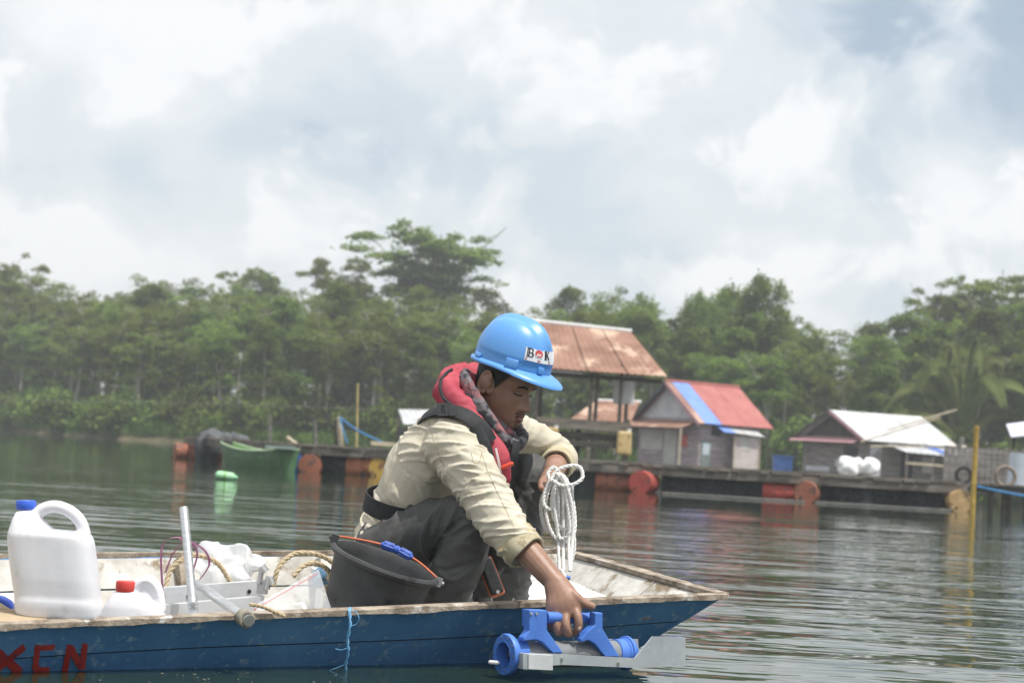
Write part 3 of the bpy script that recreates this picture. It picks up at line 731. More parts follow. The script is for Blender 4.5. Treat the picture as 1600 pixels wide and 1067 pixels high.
red_hut()
def blue_tub(px, Y, mat, label, s=(.8, .7, .75)):
    x = X_at(px, Y, .8); e = empty('storage_tub', (x, Y, .52), label, 'tub'); m = MB(); m.box((x, Y, .52 + s[2] / 2), s, None, 1.08); obj('tub_body', m, mat, e, smooth=False)
    m = MB(); m.box((x, Y, .53 + s[2]), (s[0] * 1.16, s[1] * 1.16, .06)); obj('rim', m, mat, e, smooth=False)
blue_tub(1222, 88, DRUM_B, 'blue tub on the platform right of the red roofed hut')

def grey_hut():
    Y = 84.0; z0 = .50; c = Vector((X_at(1348, Y, .6), Y, 0)); b = Vector((.93, .37, 0)); a = Vector((-.75, .66, 0)); gw, ln, wh, rh = 3.1, 4.3, 1.75, 2.85
    e = empty('plank_hut', (c.x, c.y, z0), 'grey plank hut with bright white metal roof near the yellow pole', 'hut')
    wall_planks(e, c, c + a * gw, z0, z0 + wh, WALL_G, 8); gz = lambda t: z0 + wh + (rh - wh) * (1 - abs(2 * t - 1)) - .05
    wall_planks(e, c + a * .02, c + a * (gw - .02), z0 + wh + .005, 0, WOOD_D, 8, 'gable_plank', gz, False)
    wall_planks(e, c, c + b * ln, z0, z0 + wh, WALL_G, 8); wall_planks(e, c + a * gw, c + a * gw + b * ln, z0, z0 + wh, WALL_G, 4)
    mid = c + a * (gw / 2); ov = .35; zr, ze = z0 + rh + .05, z0 + wh - .12
    def rp(al, sd_, z): q = mid + b * al + a * (sd_ * (gw / 2 + ov)); return (q.x, q.y, z)
    for s, t in ((-.3, 1.3), (1.3, 2.8), (2.8, ln + .2)):
        sheet(rp(s, -1, ze), rp(t - .012, -1, ze), rp(t - .012, 0, zr), rp(s, 0, zr), ZINC, 'roof_sheet', e, 8); sheet(rp(s, 1, ze), rp(t - .012, 1, ze), rp(t - .012, 0, zr - .01), rp(s, 0, zr - .01), ZINC, 'roof_sheet', e, 8)
    m = MB(); m.beam(rp(-.33, 0, zr - .05), rp(-.33, -1, ze - .05), .05, .12); obj('barge_board', m, PINK, e, smooth=False)
    m = MB(); m.beam(rp(-.33, 0, zr - .05), rp(-.33, 1, ze - .05), .05, .12); obj('barge_board', m, WOOD_D, e, smooth=False)
    p0, p1 = c + a * .1, c + a * (gw + .3); o = -b * .5
    sheet((p0 + o).to_tuple()[:2] + (z0 + 1.5,), (p1 + o).to_tuple()[:2] + (z0 + 1.5,), p1.to_tuple()[:2] + (z0 + 1.72,), p0.to_tuple()[:2] + (z0 + 1.72,), PINK, 'gable_awning', e, 0)
    # low porch along the side
    o = -a * 1.25; q0, q1 = c + b * .9, c + b * (ln + .7)
    for s, t, mt in ((0, .48, ZINC), (.48, .62, BLUEROOF), (.62, 1.0, ZINC)):
        A, B = q0.lerp(q1, s), q0.lerp(q1, t - .003); sheet((A + o).to_tuple()[:2] + (z0 + 1.22,), (B + o).to_tuple()[:2] + (z0 + 1.18,), B.to_tuple()[:2] + (z0 + 1.58,), A.to_tuple()[:2] + (z0 + 1.6,), mt, 'porch_roof', e, 6)
    for t in (.02, .35, .66, .98):
        q = q0.lerp(q1, t) + o * .95; m = MB(); m.box((q.x, q.y, z0 + .6), (.09, .09, 1.2)); obj('porch_post', m, WOOD_G, e, smooth=False)
    m = MB(); A, B = q0 + o * .97, q1 + o * .97; m.beam((A.x, A.y, z0 + .78), (B.x, B.y, z0 + .72), .05, .1); obj('porch_rail', m, WOOD_L, e, smooth=False)
    quad_on(e, 'door', c, b, 1.9, 2.5, z0 + .02, z0 + 1.3, DARKIN); quad_on(e, 'window', c, b, 3.0, 3.6, z0 + .4, z0 + 1.1, CREAM); quad_on(e, 'door', c, b, .3, .85, z0 + .02, z0 + 1.4, WALL_W)
    quad_on(e, 'patch_board', c, a, .2, 1.4, z0 + .45, z0 + .75, WALL_W); quad_on(e, 'patch_board', c, a, 1.7, 2.9, z0 + .2, z0 + .42, WALL_W); quad_on(e, 'window', c, a, .3, 1.0, z0 + .95, z0 + 1.35, DARKIN)
    # bamboo poles leaning over the roof
    for k, (pa, pb) in enumerate((((1345, 690), (1470, 652)), ((1385, 672), (1495, 640)), ((1360, 697), (1510, 697)))):
        m = MB(); m.tube([W(*pa, 82.3), W(*pb, 82.8)], .035, 6); tag(obj('bamboo_pole', m, WOOD_L), ('thin pole leaning up across the white metal roof', 'second thin pole sticking up behind the white metal roof', 'level pole along the porch of the grey hut')[k], 'pole')
    m = MB(); p = W(1504, 708, 80); m.lathe([(0, -.28), (.2, -.28), (.24, -.2), (.24, .2), (.15, .27), (.1, .28), (0, .28)], 14, Matrix.Translation(p)); tag(obj('hanging_drum', m, WHITE), 'white water container hanging at the porch end by the yellow pole', 'container')
grey_hut()

def sack():
    x = X_at(1343, D + .6, .8); m = MB(); rd = random.Random(4)
    for k in range(16): m.ell((x + rd.uniform(-.32, .32), D + .7 + rd.uniform(-.15, .15), .78 + rd.uniform(-.08, .1)), (rd.uniform(.12, .2),) * 3, None, 12, 8)
    me = remesh(m, .03, 2); V = coords(me); Nn = normals(me)
    V += Nn * np.array([.05 * noise.noise(Vector(v) * 6) for v in V])[:, None]; set_coords(me, V)
    tag(obj('plastic_sack', me, FOAM), 'bulging white plastic sack lying on the dock before the grey hut', 'sack')
sack()

def shelter():
    Y = 46.0
    e = empty('shelter', (X_at(920, Y, .6), Y, .55), 'open shelter with sloping rusty metal roof on posts above the dock', 'shelter')
    r0, r1 = W(800, 500, Y + 1.6), W(987, 520, Y + 1.6); f0, f1 = W(792, 572, Y - .8), W(1044, 589, Y - .8)
    n = 4
    for i in range(n):
        a, b = i / n, (i + 1) / n - .006; sheet(f0.lerp(f1, a), f0.lerp(f1, b), r0.lerp(r1, b), r0.lerp(r1, a), RUST, 'roof_sheet', e, 6, .02, .012)
    m = MB(); m.tube([r0 + Vector((0, 0, .04)), r1 + Vector((0, 0, .04))], .05, 6); obj('ridge_cap', m, WHITE, e)
    sheet(f0.lerp(f1, .02) + Vector((0, .1, -.06)), f0.lerp(f1, .47) + Vector((0, .1, -.06)), f0.lerp(f1, .47) + Vector((0, .22, -.03)), f0.lerp(f1, .02) + Vector((0, .22, -.03)), WHITE, 'eave_strip', e)
    for px, py in ((842, 574), (926, 580), (936, 581), (972, 583)):
        t = W(px, py, Y - .4); m = MB(); m.tube([(t.x - .02, t.y + (0.5 if px == 936 else 0), .5), (t.x, t.y + (.5 if px == 936 else 0), t.z + .2)], .05, 7); obj('post', m, WOOD_G, e)
    q0, q1 = r0, r1
    for px in (850, 985):
        t = W(px, 520, Y + 1.4); m = MB(); m.tube([(t.x, Y + 1.4, .5), (t.x, Y + 1.4, t.z - .12)], .05, 7); obj('post', m, WOOD_D, e)
    m = MB(); a, b = f0 + Vector((.1, .25, -.1)), f1 + Vector((-.1, .25, -.1)); m.tube([a, b], .045, 6); obj('eave_beam', m, WOOD_D, e)
    # hung sheet
    P = [[W(958 + 11 * i, 588 + 14 * k + (3 if i % 2 else 0), Y + .6) + Vector((0, .05 * math.sin(i * 2 + k), 0)) for k in range(4)] for i in range(4)]
    m = MB(); m.plate(P, [[p + Vector((0, .015, 0)) for p in r] for r in P]); tag(obj('hanging_sheet', m, WHITE), 'pale sheet hanging under the rusty shelter roof', 'sheet')
    # plank racks in front
    k = empty('plank_rack', (X_at(915, 43.2, .6), 43.2, .58), 'dark timber bench rack under the rusty shelter', 'rack')
    for py, h, dy in ((662, .22, 0), (680, .16, .1), (692, .12, -.1)):
        m = MB(); a, b = W(838, py - 4, 43 + dy), W(985, py + 6, 43 + dy); m.beam(a, b, .12, h); obj('rack_board', m, WOOD_D if py != 662 else WOOD_G, k, smooth=False)
    for px in (850, 905, 980):
        a = W(px, 655, 43.1); m = MB(); m.box((a.x, 43.12, (a.z + .55) / 2), (.12, .1, a.z - .55)); obj('rack_leg', m, WOOD_D, k, smooth=False)
    for j, (px, py) in enumerate(((861, 686), (975, 692))):
        p = W(px, py, 42.8); c = empty('jerrycan', p - Vector((0, 0, .3)), ('tan jerrycan on the rack beside the squatting person\'s knee', 'tan jerrycan on the rack nearer the mauve hut')[j], 'jerrycan')
        m = MB(); m.box(p, (.34, .22, .52), None, .92); me = evalmesh(m, [('BEVEL', dict(width=.05, segments=3))]); obj('can_body', me, JERRY, c); m = MB(); m.tube([p + Vector((.1, 0, .25)), p + Vector((.1, 0, .32))], .045, 10); obj('cap', m, WHITE, c)
    p = W(840, 690, 43.3); blue_tub(836, 43.6, DRUM_B, 'dark blue tub behind the person\'s chin on the dock', (.5, .4, .6))
shelter()
def low_roof():
    Y = 66; e = empty('low_roof_shed', (X_at(935, Y, .6), Y, .5), 'low shed with faded rusty roof behind the shelter posts', 'shed')
    sheet(W(885, 660, Y), W(985, 662, Y), W(1000, 628, Y + 2), W(932, 626, Y + 2), RUST, 'roof_sheet', e, 10)
    m = MB(); m.tube([W(930, 626, Y + 2), W(1002, 628, Y + 2)], .06, 6); obj('ridge_cap', m, WHITE, e)
    for px in (895, 980):
        t = W(px, 662, Y + .3); m = MB(); m.box((t.x, Y + .3, (t.z + .5) / 2), (.1, .1, t.z - .5)); obj('post', m, WOOD_D, e, smooth=False)
low_roof()
def white_hut():
    Y = 100; c = W(640, 690, Y); z0 = .5; e = empty('small_hut', (c.x, Y, z0), 'small dark hut with white roof behind the squatting person\'s shoulder', 'hut')
    a, b = W(622, 640, Y), W(672, 641, Y); a2, b2 = W(630, 663, Y - 1.4), W(690, 665, Y - 1.4)
    sheet(a2, b2, b, a, ZINC, 'roof_sheet', e, 6)
    x0, x1 = W(622, 680, Y).x, W(690, 680, Y).x
    wall_planks(e, (x0, Y - .9, 0), (x1, Y - .9, 0), z0, a2.z - .1, WOOD_D, 6); wall_planks(e, (x0, Y - .9, 0), (x0, Y + 1.2, 0), z0, a2.z - .1, WOOD_D, 6)
    m = MB(); m.prism([(x0 - .03, Y - 1.3, a2.z - .1), (x0 - .03, Y, a.z - .06), (x0 - .03, Y + 1.3, a2.z - .1)], (0, 0, 0), (.04, 0, 0)); obj('gable', m, WOOD_D, e, smooth=False)
white_hut()

def pole(px0, py0, px1, z1, Y, r, mat, label, name='bamboo_pole'):
    t = W(px0, py0, Y); b = Vector((X_at(px1, Y, max(z1, 0)), Y, z1)); m = MB(); n = max(3, int((t - b).length / .35)); pts = []; rad = []
    for i in range(n):
        for dt, k in ((0, 1.0), (.42, 1.0), (.46, 1.13), (.5, 1.0)):
            q = min(1, (i + dt * 1.9) / n); pts.append(b.lerp(t, q)); rad.append(r * k * (1.12 - .25 * q))
    m.tube(pts, rad, 9); tag(obj(name, m, mat), label, 'pole')
pole(1526, 664, 1519, -1.2, 38.5, .055, WOOD_Y, 'yellow bamboo pole standing in the water before the jetty')
pole(559, 598, 557, .5, 46, .028, M('pale_bamboo', (.40, .32, .13), (.52, .44, .22), 3, .7), 'yellow bamboo pole rising from the left dock')
pole(529, 650, 534, .5, 42.5, .05, WOOD_L, 'short pale post with the blue rope on the left dock', 'mooring_post')
pole(524, 655, 527, .5, 42.8, .04, WOOD_D, 'dark short post beside the pale mooring post', 'mooring_post')
m = MB(); m.tube(catmull([W(531, 652, 42.4), W(560, 673, 42.3), W(604, 694, 42.2)], 6), .022, 6); m.tube(catmull([W(531, 652, 42.4), W(537, 675, 42.2), W(543, 692, 42.1)], 6), .016, 6)
tag(obj('mooring_rope', m, ROPE_BL), 'blue rope slung from the pale post to the dock', 'rope')
m = MB(); m.beam(W(580, 692, 41.6), W(640, 696, 41.6), .25, .09); tag(obj('loose_plank', m, WOOD_L, smooth=False), 'pale loose plank lying on the left dock', 'plank')
m = MB(); a = W(448, 683, 44); m.tube([a, a + Vector((.28, 0, -.16))], [.05, .03], 8); tag(obj('wood_offcut', m, WOOD_L), 'small pale offcut lying on the dock above the rowboat', 'offcut')
for px, py in ((421, 645), (492, 655)):
    pole(px, py, px + 1, .5, 100, .08, WOOD_G, 'thin grey stake standing behind the dock, %s' % ('left one' if px < 450 else 'right one'), 'stake')

def tarp_heap():
    Y = 50.5; m = MB(); xs = [X_at(px, Y, .5) for px in (310, 330, 350, 372)]
    m.ell((xs[1] + .1, Y - .1, .56), (.42, .4, .24)); m.ell((xs[2] + .1, Y, .6), (.55, .4, .15)); m.ell((xs[0] + .2, Y - .45, .25), (.25, .15, .4)); m.ell((xs[1] + .05, Y - .5, .3), (.28, .15, .4))
    me = remesh(m, .04, 3); V = coords(me); Nn = normals(me); V += Nn * np.array([.09 * noise.noise(Vector((v[0] * 5, v[1] * 4, v[2] * 1.5))) for v in V])[:, None]; set_coords(me, V)
    tag(obj('tarp_heap', me, TARP_D), 'dark grey tarp heaped over the far left end of the dock', 'tarp')
tarp_heap()

PALEG = M('pale_green_trim', (.34, .47, .27), (.46, .58, .38), 3, .6)
def rowboat():
    Y = 40.4; a = Vector((X_at(354, Y + 3.2, .3), Y + 3.2, 0)); b = Vector((X_at(452, Y, .3), Y, 0)); d = b - a; L = d.length; d.normalize(); n = Vector((-d.y, d.x, 0))
    e = empty('rowboat', ((a.x + b.x) / 2, Y + .6, 0), 'small green rowboat moored beside the left dock', 'boat')
    def sec(t, k, f):   # t along, k side -1..1, f 0 gunwale .. 1 keel
        hw = .27 * (math.sin(math.pi * min(1, .12 + t * .95)) ** .55 if t < .5 else (1 - .25 * ((t - .5) / .5) ** 2)); z = .29 + .21 * (1 - t) ** 2.2 + .16 * t ** 2.5
        w = hw * (1 - .45 * f ** 1.5); return a + d * (t * L + (-.0 + .28 * (1 - t) * f * (1 if t < .3 else .3))) + n * (k * w) + Vector((0, 0, z * (1 - f) + -.1 * f))
    for sg in (-1, 1):
        P = [[sec(t / 14, sg, f / 4) for f in range(5)] for t in range(15)]; Q = [[p - n * (sg * .03) for p in r] for r in P]
        m = MB(); m.plate(P, Q); obj('hull_side', m, GREEND if sg < 0 else GREENB, e)
        m = MB(); m.tube([sec(t / 14, sg, 0) + Vector((0, 0, .015)) for t in range(15)], .024, 6); obj('gunwale', m, PALEG, e)
    P = [[sec(t / 14, k, 1) for k in (-1, 0, 1)] for t in range(15)]; m = MB(); m.plate(P, [[p + Vector((0, 0, .03)) for p in r] for r in P]); obj('bottom', m, GREENB, e)
    P = [[sec(t / 14, k, .62) + Vector((0, 0, .0)) for k in (-1, 0, 1)] for t in range(1, 14)]; m = MB(); m.plate(P, [[p + Vector((0, 0, .03)) for p in r] for r in P]); obj('floor_board', m, GREENB, e)
    P = [[sec(1, k, f / 4) for f in range(5)] for k in (-1, -.4, .4, 1)]; m = MB(); m.plate(P, [[p - d * .04 for p in r] for r in P]); obj('transom', m, GREEND, e)
    for t in (.35, .72):
        m = MB(); m.beam(sec(t, -1, .25), sec(t, 1, .25), .2, .03); obj('thwart', m, GREENB, e, smooth=False)
    m = MB(); m.box(b + n * -.1 + Vector((-.1, 0, .49)), (.62, .3, .06)); tag(obj('foam_slab', m, M('grey_green_foam', (.20, .27, .25), (.3, .37, .34), 4)), 'grey green slab lying across the stern of the rowboat', 'slab')
rowboat()
def buoy():
    p = W(352, 742, 29); p.z = .06; e = empty('float_buoy', (p.x, 29, 0), 'pale green plastic float drifting on the water', 'float')
    m = MB(); m.tube([(p.x - .09, 29, .065), (p.x + .09, 29.02, .05)], .062, 14, round_cap=3); obj('float_body', m, BUOY, e)
    m = MB(); m.tube([(p.x - .01, 29, .06), (p.x + .012, 29, .06)], .0655, 14); obj('seam_band', m, GREENB, e)
    m = MB(); m.tube([(p.x + .14, 29.03, .05), (p.x + .18, 29.03, .035)], [.03, .02], 8); obj('float_neck', m, BUOY, e)
buoy()

def jetty():
    Y = 41.5; x0, x1 = X_at(1532, Y, .6), X_at(1720, Y, .6)
    e = empty('jetty', (x0, Y, 0), 'dark timber jetty on posts at the right edge', 'jetty')
    for k, dy in enumerate((0, .9)):
        m = MB(); m.beam((x0, Y + dy, .52), (x1, Y + dy, .5), .12, .14); obj('bearer', m, WOOD_D, e, smooth=False)
    n = 14
    for i in range(n):
        x = x0 + (x1 - x0) * (i + .5) / n; m = MB(); m.box((x, Y + .45, .61), ((x1 - x0) / n - .02, 1.2, .035)); obj('deck_plank', m, WOOD_G, e, smooth=False)
    for px, lean in ((1548, 0), (1566, .05), (1583, -.1), (1600, .05), (1640, 0), (1690, 0)):
        x = X_at(px, Y, .3); m = MB(); m.tube([(x, Y, -1.2), (x + lean, Y, .55)], .06, 7); obj('post', m, WOOD_D, e)
    m = MB(); m.tube(catmull([(x0 - .1, Y - .12, .55), (x0 + .8, Y - .14, .42), (x0 + 1.7, Y - .12, .38), (x0 + 3, Y - .12, .5)], 5), .03, 6); tag(obj('mooring_hose', m, ROPE_BL), 'blue hose sagging along the jetty edge', 'hose')
    for px, py, rr, lab in ((1571, 744, .21, 'large pale brown tyre standing on the jetty'), (1506, 742, .16, 'small black tyre standing at the dock corner')):
        p = W(px, py, Y + .4); V = catmull([(p.x + rr * math.cos(t), Y + .4, p.z + rr * math.sin(t)) for t in np.linspace(0, 2 * math.pi, 9)[:-1]], 3, True); m = MB(); m.tube(V, .045 if rr > .2 else .04, 8, closed=True)
        tag(obj('tyre', m, TYRE if rr < .2 else M('brown_tyre', (.17, .14, .115), (.27, .22, .185), 5)), lab, 'tyre')
    f = empty('picket_fence', (x0, Y + 4, .5), 'low grey board fence behind the jetty', 'fence'); xa, xb = X_at(1478, 46, .8), X_at(1720, 46, .8); n = 26
    for i in range(n):
        x = xa + (xb - xa) * i / n; m = MB(); m.box((x, 46, 1.0 - .1 * math.sin(i * 2.3) * .3), ((xb - xa) / n - .015, .03, .95)); obj('picket', m, WALL_G, f, smooth=False)
    m = MB(); m.beam((xa, 46.05, .75), (xb, 46.05, .75), .04, .08); obj('fence_rail', m, WOOD_G, f, smooth=False)
    p = W(1592, 738, 44); m = MB(); m.tube([(p.x, 44, .62), (p.x + .05, 44, 1.35)], .27, 14); tag(obj('water_barrel', m, M('pale_blue_barrel', (.5, .55, .62), (.62, .66, .72), 3)), 'pale blue barrel standing on the jetty at the right edge', 'barrel')
    k = empty('canopy', (X_at(1600, 50, 1), 50, .5), 'pale canopy roof at the right edge above the jetty', 'canopy')
    a, b = W(1572, 664, 50), W(1760, 640, 50); c, d = W(1580, 684, 48), W(1760, 665, 48)
    sheet(c, d, b, a, M('pale_lilac_tarp', (.5, .52, .62), (.62, .64, .72), 2), 'canopy_sheet', k)
    for t in (.05, .9):
        q = c.lerp(d, t) + Vector((0, .3, 0)); m = MB(); m.tube([(q.x, q.y, .5), (q.x, q.y, q.z)], .04, 6); obj('canopy_post', m, WOOD_D, k)
jetty()
# thin cable strung along the left bank
m = MB(); m.tube(catmull([W(-120, 624, 120), W(250, 629, 112), W(600, 640, 104)], 8), .018, 4); tag(obj('overhead_cable', m, WOOD_G), 'thin grey cable strung low before the left forest', 'cable')
# ------------------------------------------------------------------ the working boat in the foreground
U_ = Vector((.829, .559, 0)); V_ = Vector((-.559, .829, 0)); O_ = Vector((-1.32, 4.95, 0))
def Bt(u, v, z): return O_ + U_ * u + V_ * v + Vector((0, 0, z))
def zn(u): return .128 + .0405 * u
def zf(u): return .228 + .030 * u
UE = 2.50; US = -2.2; BW = 1.0; ZB = -.10
HULL = M('scuffed_blue_hull_paint', (.055, .17, .36), (.10, .25, .48), 3.5, .5, .003, 40, (1, 1, 1), c3=(.22, .34, .46), s3=30, t3=.595)
WORN = M('worn_bare_wood', (.15, .115, .085), (.42, .36, .29), 16, .9, .005, 70, (1, 1, 1), c3=(.55, .53, .5), s3=15, t3=.62)
DECKB = M('brown_deck_plank', (.30, .22, .13), (.50, .40, .27), 6, .9, .003, 30)
WHITEP = M('chipped_white_paint', (.38, .36, .32), (.64, .625, .595), 7, .75, .003, 30, (1, 1, 1), c3=(.24, .19, .13), s3=8, t3=.56)
WHITED = M('white_deck_paint', (.66, .66, .65), (.82, .82, .81), 4, .7, .002, 40, c3=(.36, .33, .29), s3=11, t3=.62)
SEAM = M('dark_seam', (.02, .025, .03), (.04, .04, .04), 5, .9)
REDP = M('red_letter_paint', (.30, .025, .025), (.42, .05, .04), 12, .6, .001, 60, c3=(.04, .04, .08), s3=18, t3=.63)

def ins(u): return .085 + .035 * max(u, -1)
def near_pt(u, z, out=0.0):
    f = (zn(u) - z) / zn(u); uu = u
    if u > 1.6: uu = u - .29 * f * ((u - 1.6) / (UE - 1.6)) ** 1.0
    return Bt(uu, ins(u) * f - out, z)
def far_pt(u, z, out=0.0):
    f = (zf(u) - z) / zf(u); uu = u
    if u > 1.6: uu = u - .29 * f * ((u - 1.6) / (UE - 1.6))
    return Bt(uu + .06 * max(0, (u - 1.6) / (UE - 1.6)), BW - .13 * f + out, z)
def boat():
    e = empty('work_boat', Bt(.6, .5, 0), 'flat blue wooden boat with white inside and worn bare wood rim', 'boat')
    us = list(np.linspace(US, UE, 42))
    def strake(pt, z_of, f0, f1, name, mat, th=.022, wob=0.0):
        # f: 0 gunwale .. 1 bottom
        P = []; Q = []
        for u in us:
            zt = z_of(u); r = []; q = []
            for k in range(4):
                f = f0 + (f1 - f0) * k / 3; z = zt + (ZB - zt) * f; r.append(pt(u, z, .0 + wob)); q.append(pt(u, z, -th + wob))
            P.append(r); Q.append(q)
        m = MB(); m.plate(P, Q); return obj(name, m, mat, e)
    fs = lambda u: .1 / (zn(u) - ZB)
    # near side: two strakes, the upper one a little proud, dark caulked seam between
    def strake_z(pt, za, zb, name, mat, wob, th=.022):
        P = [[pt(u, za(u) + (zb(u) - za(u)) * k / 3, wob) for k in range(4)] for u in us]; Q = [[pt(u, za(u) + (zb(u) - za(u)) * k / 3, wob - th) for k in range(4)] for u in us]
        m = MB(); m.plate(P, Q); return obj(name, m, mat, e)
    seam = lambda u: zn(u) - .098 + .006 * math.sin(u * 3)
    strake_z(near_pt, zn, lambda u: seam(u) + .002, 'hull_plank', HULL, .003); strake_z(near_pt, lambda u: seam(u) - .002, lambda u: ZB, 'hull_plank', HULL, -.001)
    strake_z(near_pt, lambda u: seam(u) + .004, lambda u: seam(u) - .004, 'caulked_seam', SEAM, -.004, .012)
    # white lining inside
    strake_z(near_pt, lambda u: zn(u) - .012, lambda u: .0, 'inner_lining', WHITEP, -.024, .006)
    fseam = lambda u: zf(u) - .105
    strake_z(far_pt, zf, lambda u: fseam(u) + .002, 'hull_plank', HULL, .003); strake_z(far_pt, lambda u: fseam(u) - .002, lambda u: ZB, 'hull_plank', HULL, -.001)
    strake_z(far_pt, lambda u: zf(u) - .012, lambda u: fseam(u) + .003, 'inner_lining', WHITEP, -.024, .008); strake_z(far_pt, lambda u: fseam(u) - .003, lambda u: .0, 'inner_lining', WHITEP, -.026, .008)
    # bow board across the square raked end
    def bow(t, f): 
        zt = zn(UE) + (zf(UE) - zn(UE)) * t; z = zt + (ZB - zt) * f; return near_pt(UE, zn(UE) + (ZB - zn(UE)) * f).lerp(far_pt(UE, zf(UE) + (ZB - zf(UE)) * f), t)
    nb = U_ * .022
    for f0, f1 in ((0, .32), (.326, 1)):
        P = [[bow(t / 8, f0 + (f1 - f0) * k / 3) for k in range(4)] for t in range(9)]; m = MB(); m.plate(P, [[p - nb for p in r] for r in P]); obj('bow_board', m, HULL, e)
    for t0, t1 in ((.035, .335), (.339, .66), (.664, .955)):
        P = [[bow(t0 + (t1 - t0) * t / 4, .03 + .5 * k / 3) - nb * 1.15 for k in range(4)] for t in range(5)]; m = MB(); m.plate(P, [[p - U_ * .008 for p in r] for r in P]); obj('bow_lining', m, WHITEP, e)
    # rim caps of bare wood
    def cap(pts, inward, name, w0=.010, w1=.026, th=.011):
        rd = random.Random(len(pts)); P = []; Q = []
        for k, p in enumerate(pts):
            j = .004 * noise.noise(p * 9) + .003 * noise.noise(p * 31); a = p - inward * (w0 + j); b = p + inward * (w1 + .006 * noise.noise(p * 6)); up = Vector((0, 0, 1)); P.append([a + up * (.004 + j), a.lerp(b, .5) + up * (.007 + .003 * noise.noise(p * 15)), b + up * .005]); Q.append([a - up * (th + j * .8), a.lerp(b, .5) - up * th, b - up * th])
        m = MB(); m.plate(P, Q); obj(name, m, WORN, e, angle=60)
    fine = list(np.linspace(US, UE - .0, 150)); cap([near_pt(u, zn(u)) for u in fine], V_ + Vector((0, 0, .11)), 'rim_cap'); cap([far_pt(u, zf(u)) for u in fine], -V_, 'rim_cap')
    cap([bow(t / 30, 0) + Vector((0, 0, .003)) for t in range(31)], -U_, 'bow_cap', .012, .05)
    # floor, foredeck and after deck
    def panel(u0, u1, v0, v1, zfun, mat, name, th=.02):
        P = [[Bt(u, v, zfun(u, v)) for v in np.linspace(v0, v1, 4)] for u in np.linspace(u0, u1, 8)]; m = MB(); m.plate(P, [[p - Vector((0, 0, th)) for p in r] for r in P]); return obj(name, m, mat, e)
    zfl = lambda u, v: .022 + .03 * v
    for k in range(5):
        v0 = .165 + k * .138; panel(-2.1, 1.46, v0, v0 + .135, zfl, WHITEP, 'floor_board')
    zdk = lambda u, v: zn(u) - .085 + .135 * v
    n = 6; e0, e1 = .105, .925
    for k in range(n):
        v0 = e0 + (e1 - e0) * k / n; v1 = e0 + (e1 - e0) * (k + 1) / n - .003; panel(1.45, 2.28 + .06 * (k / n), v0, v1, zdk, WHITED, 'foredeck_board')
    m = MB(); P = [[Bt(1.45, v, zdk(1.45, v) * (1 - f) + .0 * f) for f in (0, 1)] for v in np.linspace(.19, .84, 5)]; m.plate(P, [[p - U_ * .02 for p in r] for r in P]); obj('deck_bulkhead', m, WHITEP, e)
    zad = lambda u, v: zn(u) + .002 + .10 * v
    for k in range(4):
        v0 = .03 + k * .16; panel(-2.0, .20 - .05 * k, v0, v0 + .156, zad, DECKB, 'after_deck_board', .022)
    # ribs on the far side
    for u in (-.5, .12, .62, .98, 1.5, 1.95):
        a, b = far_pt(u, zf(u) - .016, -.05), far_pt(u, .03, -.045); m = MB(); m.beam(a, b, .045, .035, U_); obj('rib', m, WHITEP if u != .98 else WORN, e, smooth=False)
    for u in (.45, .95): 
        a, b = near_pt(u, zn(u) - .03, -.045), near_pt(u, .03, -.045); m = MB(); m.beam(a, b, .045, .035, U_); obj('rib', m, WHITEP, e, smooth=False)
    m = MB(); P = [[Bt(u, v, ZB) for v in np.linspace(.16, .84, 3)] for u in np.linspace(US, 2.1, 10)]; m.plate(P, [[p + Vector((0, 0, .02)) for p in r] for r in P]); obj('bottom', m, HULL, e)
    m = MB(); P = [[near_pt(US, zn(US) * (1 - f) + ZB * f).lerp(far_pt(US, zf(US) * (1 - f) + ZB * f), t) for f in (0, .5, 1)] for t in (0, .5, 1)]; m.plate(P, [[p + U_ * .02 for p in r] for r in P]); obj('stern_board', m, HULL, e)
    # crack in the foredeck and a rusty strip
    m = MB(); c0 = [Bt(2.02 + .035 * i, .12 - .004 * i + .006 * math.sin(i * 2.1), zdk(2.02 + .035 * i, .12) + .0015) for i in range(8)]; m.tube(c0, .0016, 5); obj('deck_crack', m, SEAM, e)
    m = MB(); m.beam(Bt(2.2, .06, zdk(2.2, .06) + .006), Bt(2.32, .07, zdk(2.3, .07) + .008), .02, .006); obj('rusty_strip', m, M('rust', (.16, .07, .04), (.3, .16, .1), 20, .9), e, smooth=False)
    # painted letters on the near side
    def letters():
        def hp(px, py):   # point on the hull side under a photo position
            best = None
            for u in np.linspace(-.6, .6, 241):
                for z in np.linspace(-.06, .11, 60):
                    p = near_pt(u, z, .006); d = (p - Vector((0, 0, CAMZ))); t = FPX / d.dot(_f); q = (800 + d.dot(_r) * t - px) ** 2 + (533.5 - d.dot(_u) * t - py) ** 2
                    if best is None or q < best[0]: best = (q, u, z)
            return best[1], best[2]
        X0 = hp(2, 1030)[0]; X1 = hp(100, 1030)[0]; k = (X1 - X0) / 98.0
        def stroke(name, segs, w):
            for_m = MB()
            for (ax, ay), (bx, by) in segs:
                L = math.hypot(bx - ax, by - ay); nx, ny = -(by - ay) / L * w / 2, (bx - ax) / L * w / 2; n_ = 8; P = []; Q = []
                for i in range(n_ + 1):
                    t = i / n_; r = []; q = []
                    for s in (-1, 1):
                        x = ax + (bx - ax) * t + s * nx + .5 * math.sin(i * 2.2 + s + ax) + .30 * (ay + (by - ay) * t - 1044); y = ay + (by - ay) * t + s * ny + .5 * math.cos(i * 1.7 + s + ay)
                        u = X0 + (x - 2) * k; z = .072 - (y - 1024) * (.1 / 58.0); r.append(near_pt(u, z, .0045)); q.append(near_pt(u, z, .002))
                    P.append(r); Q.append(q)
                for_m.plate(P, Q)
            obj(name, for_m, REDP, e, smooth=False)
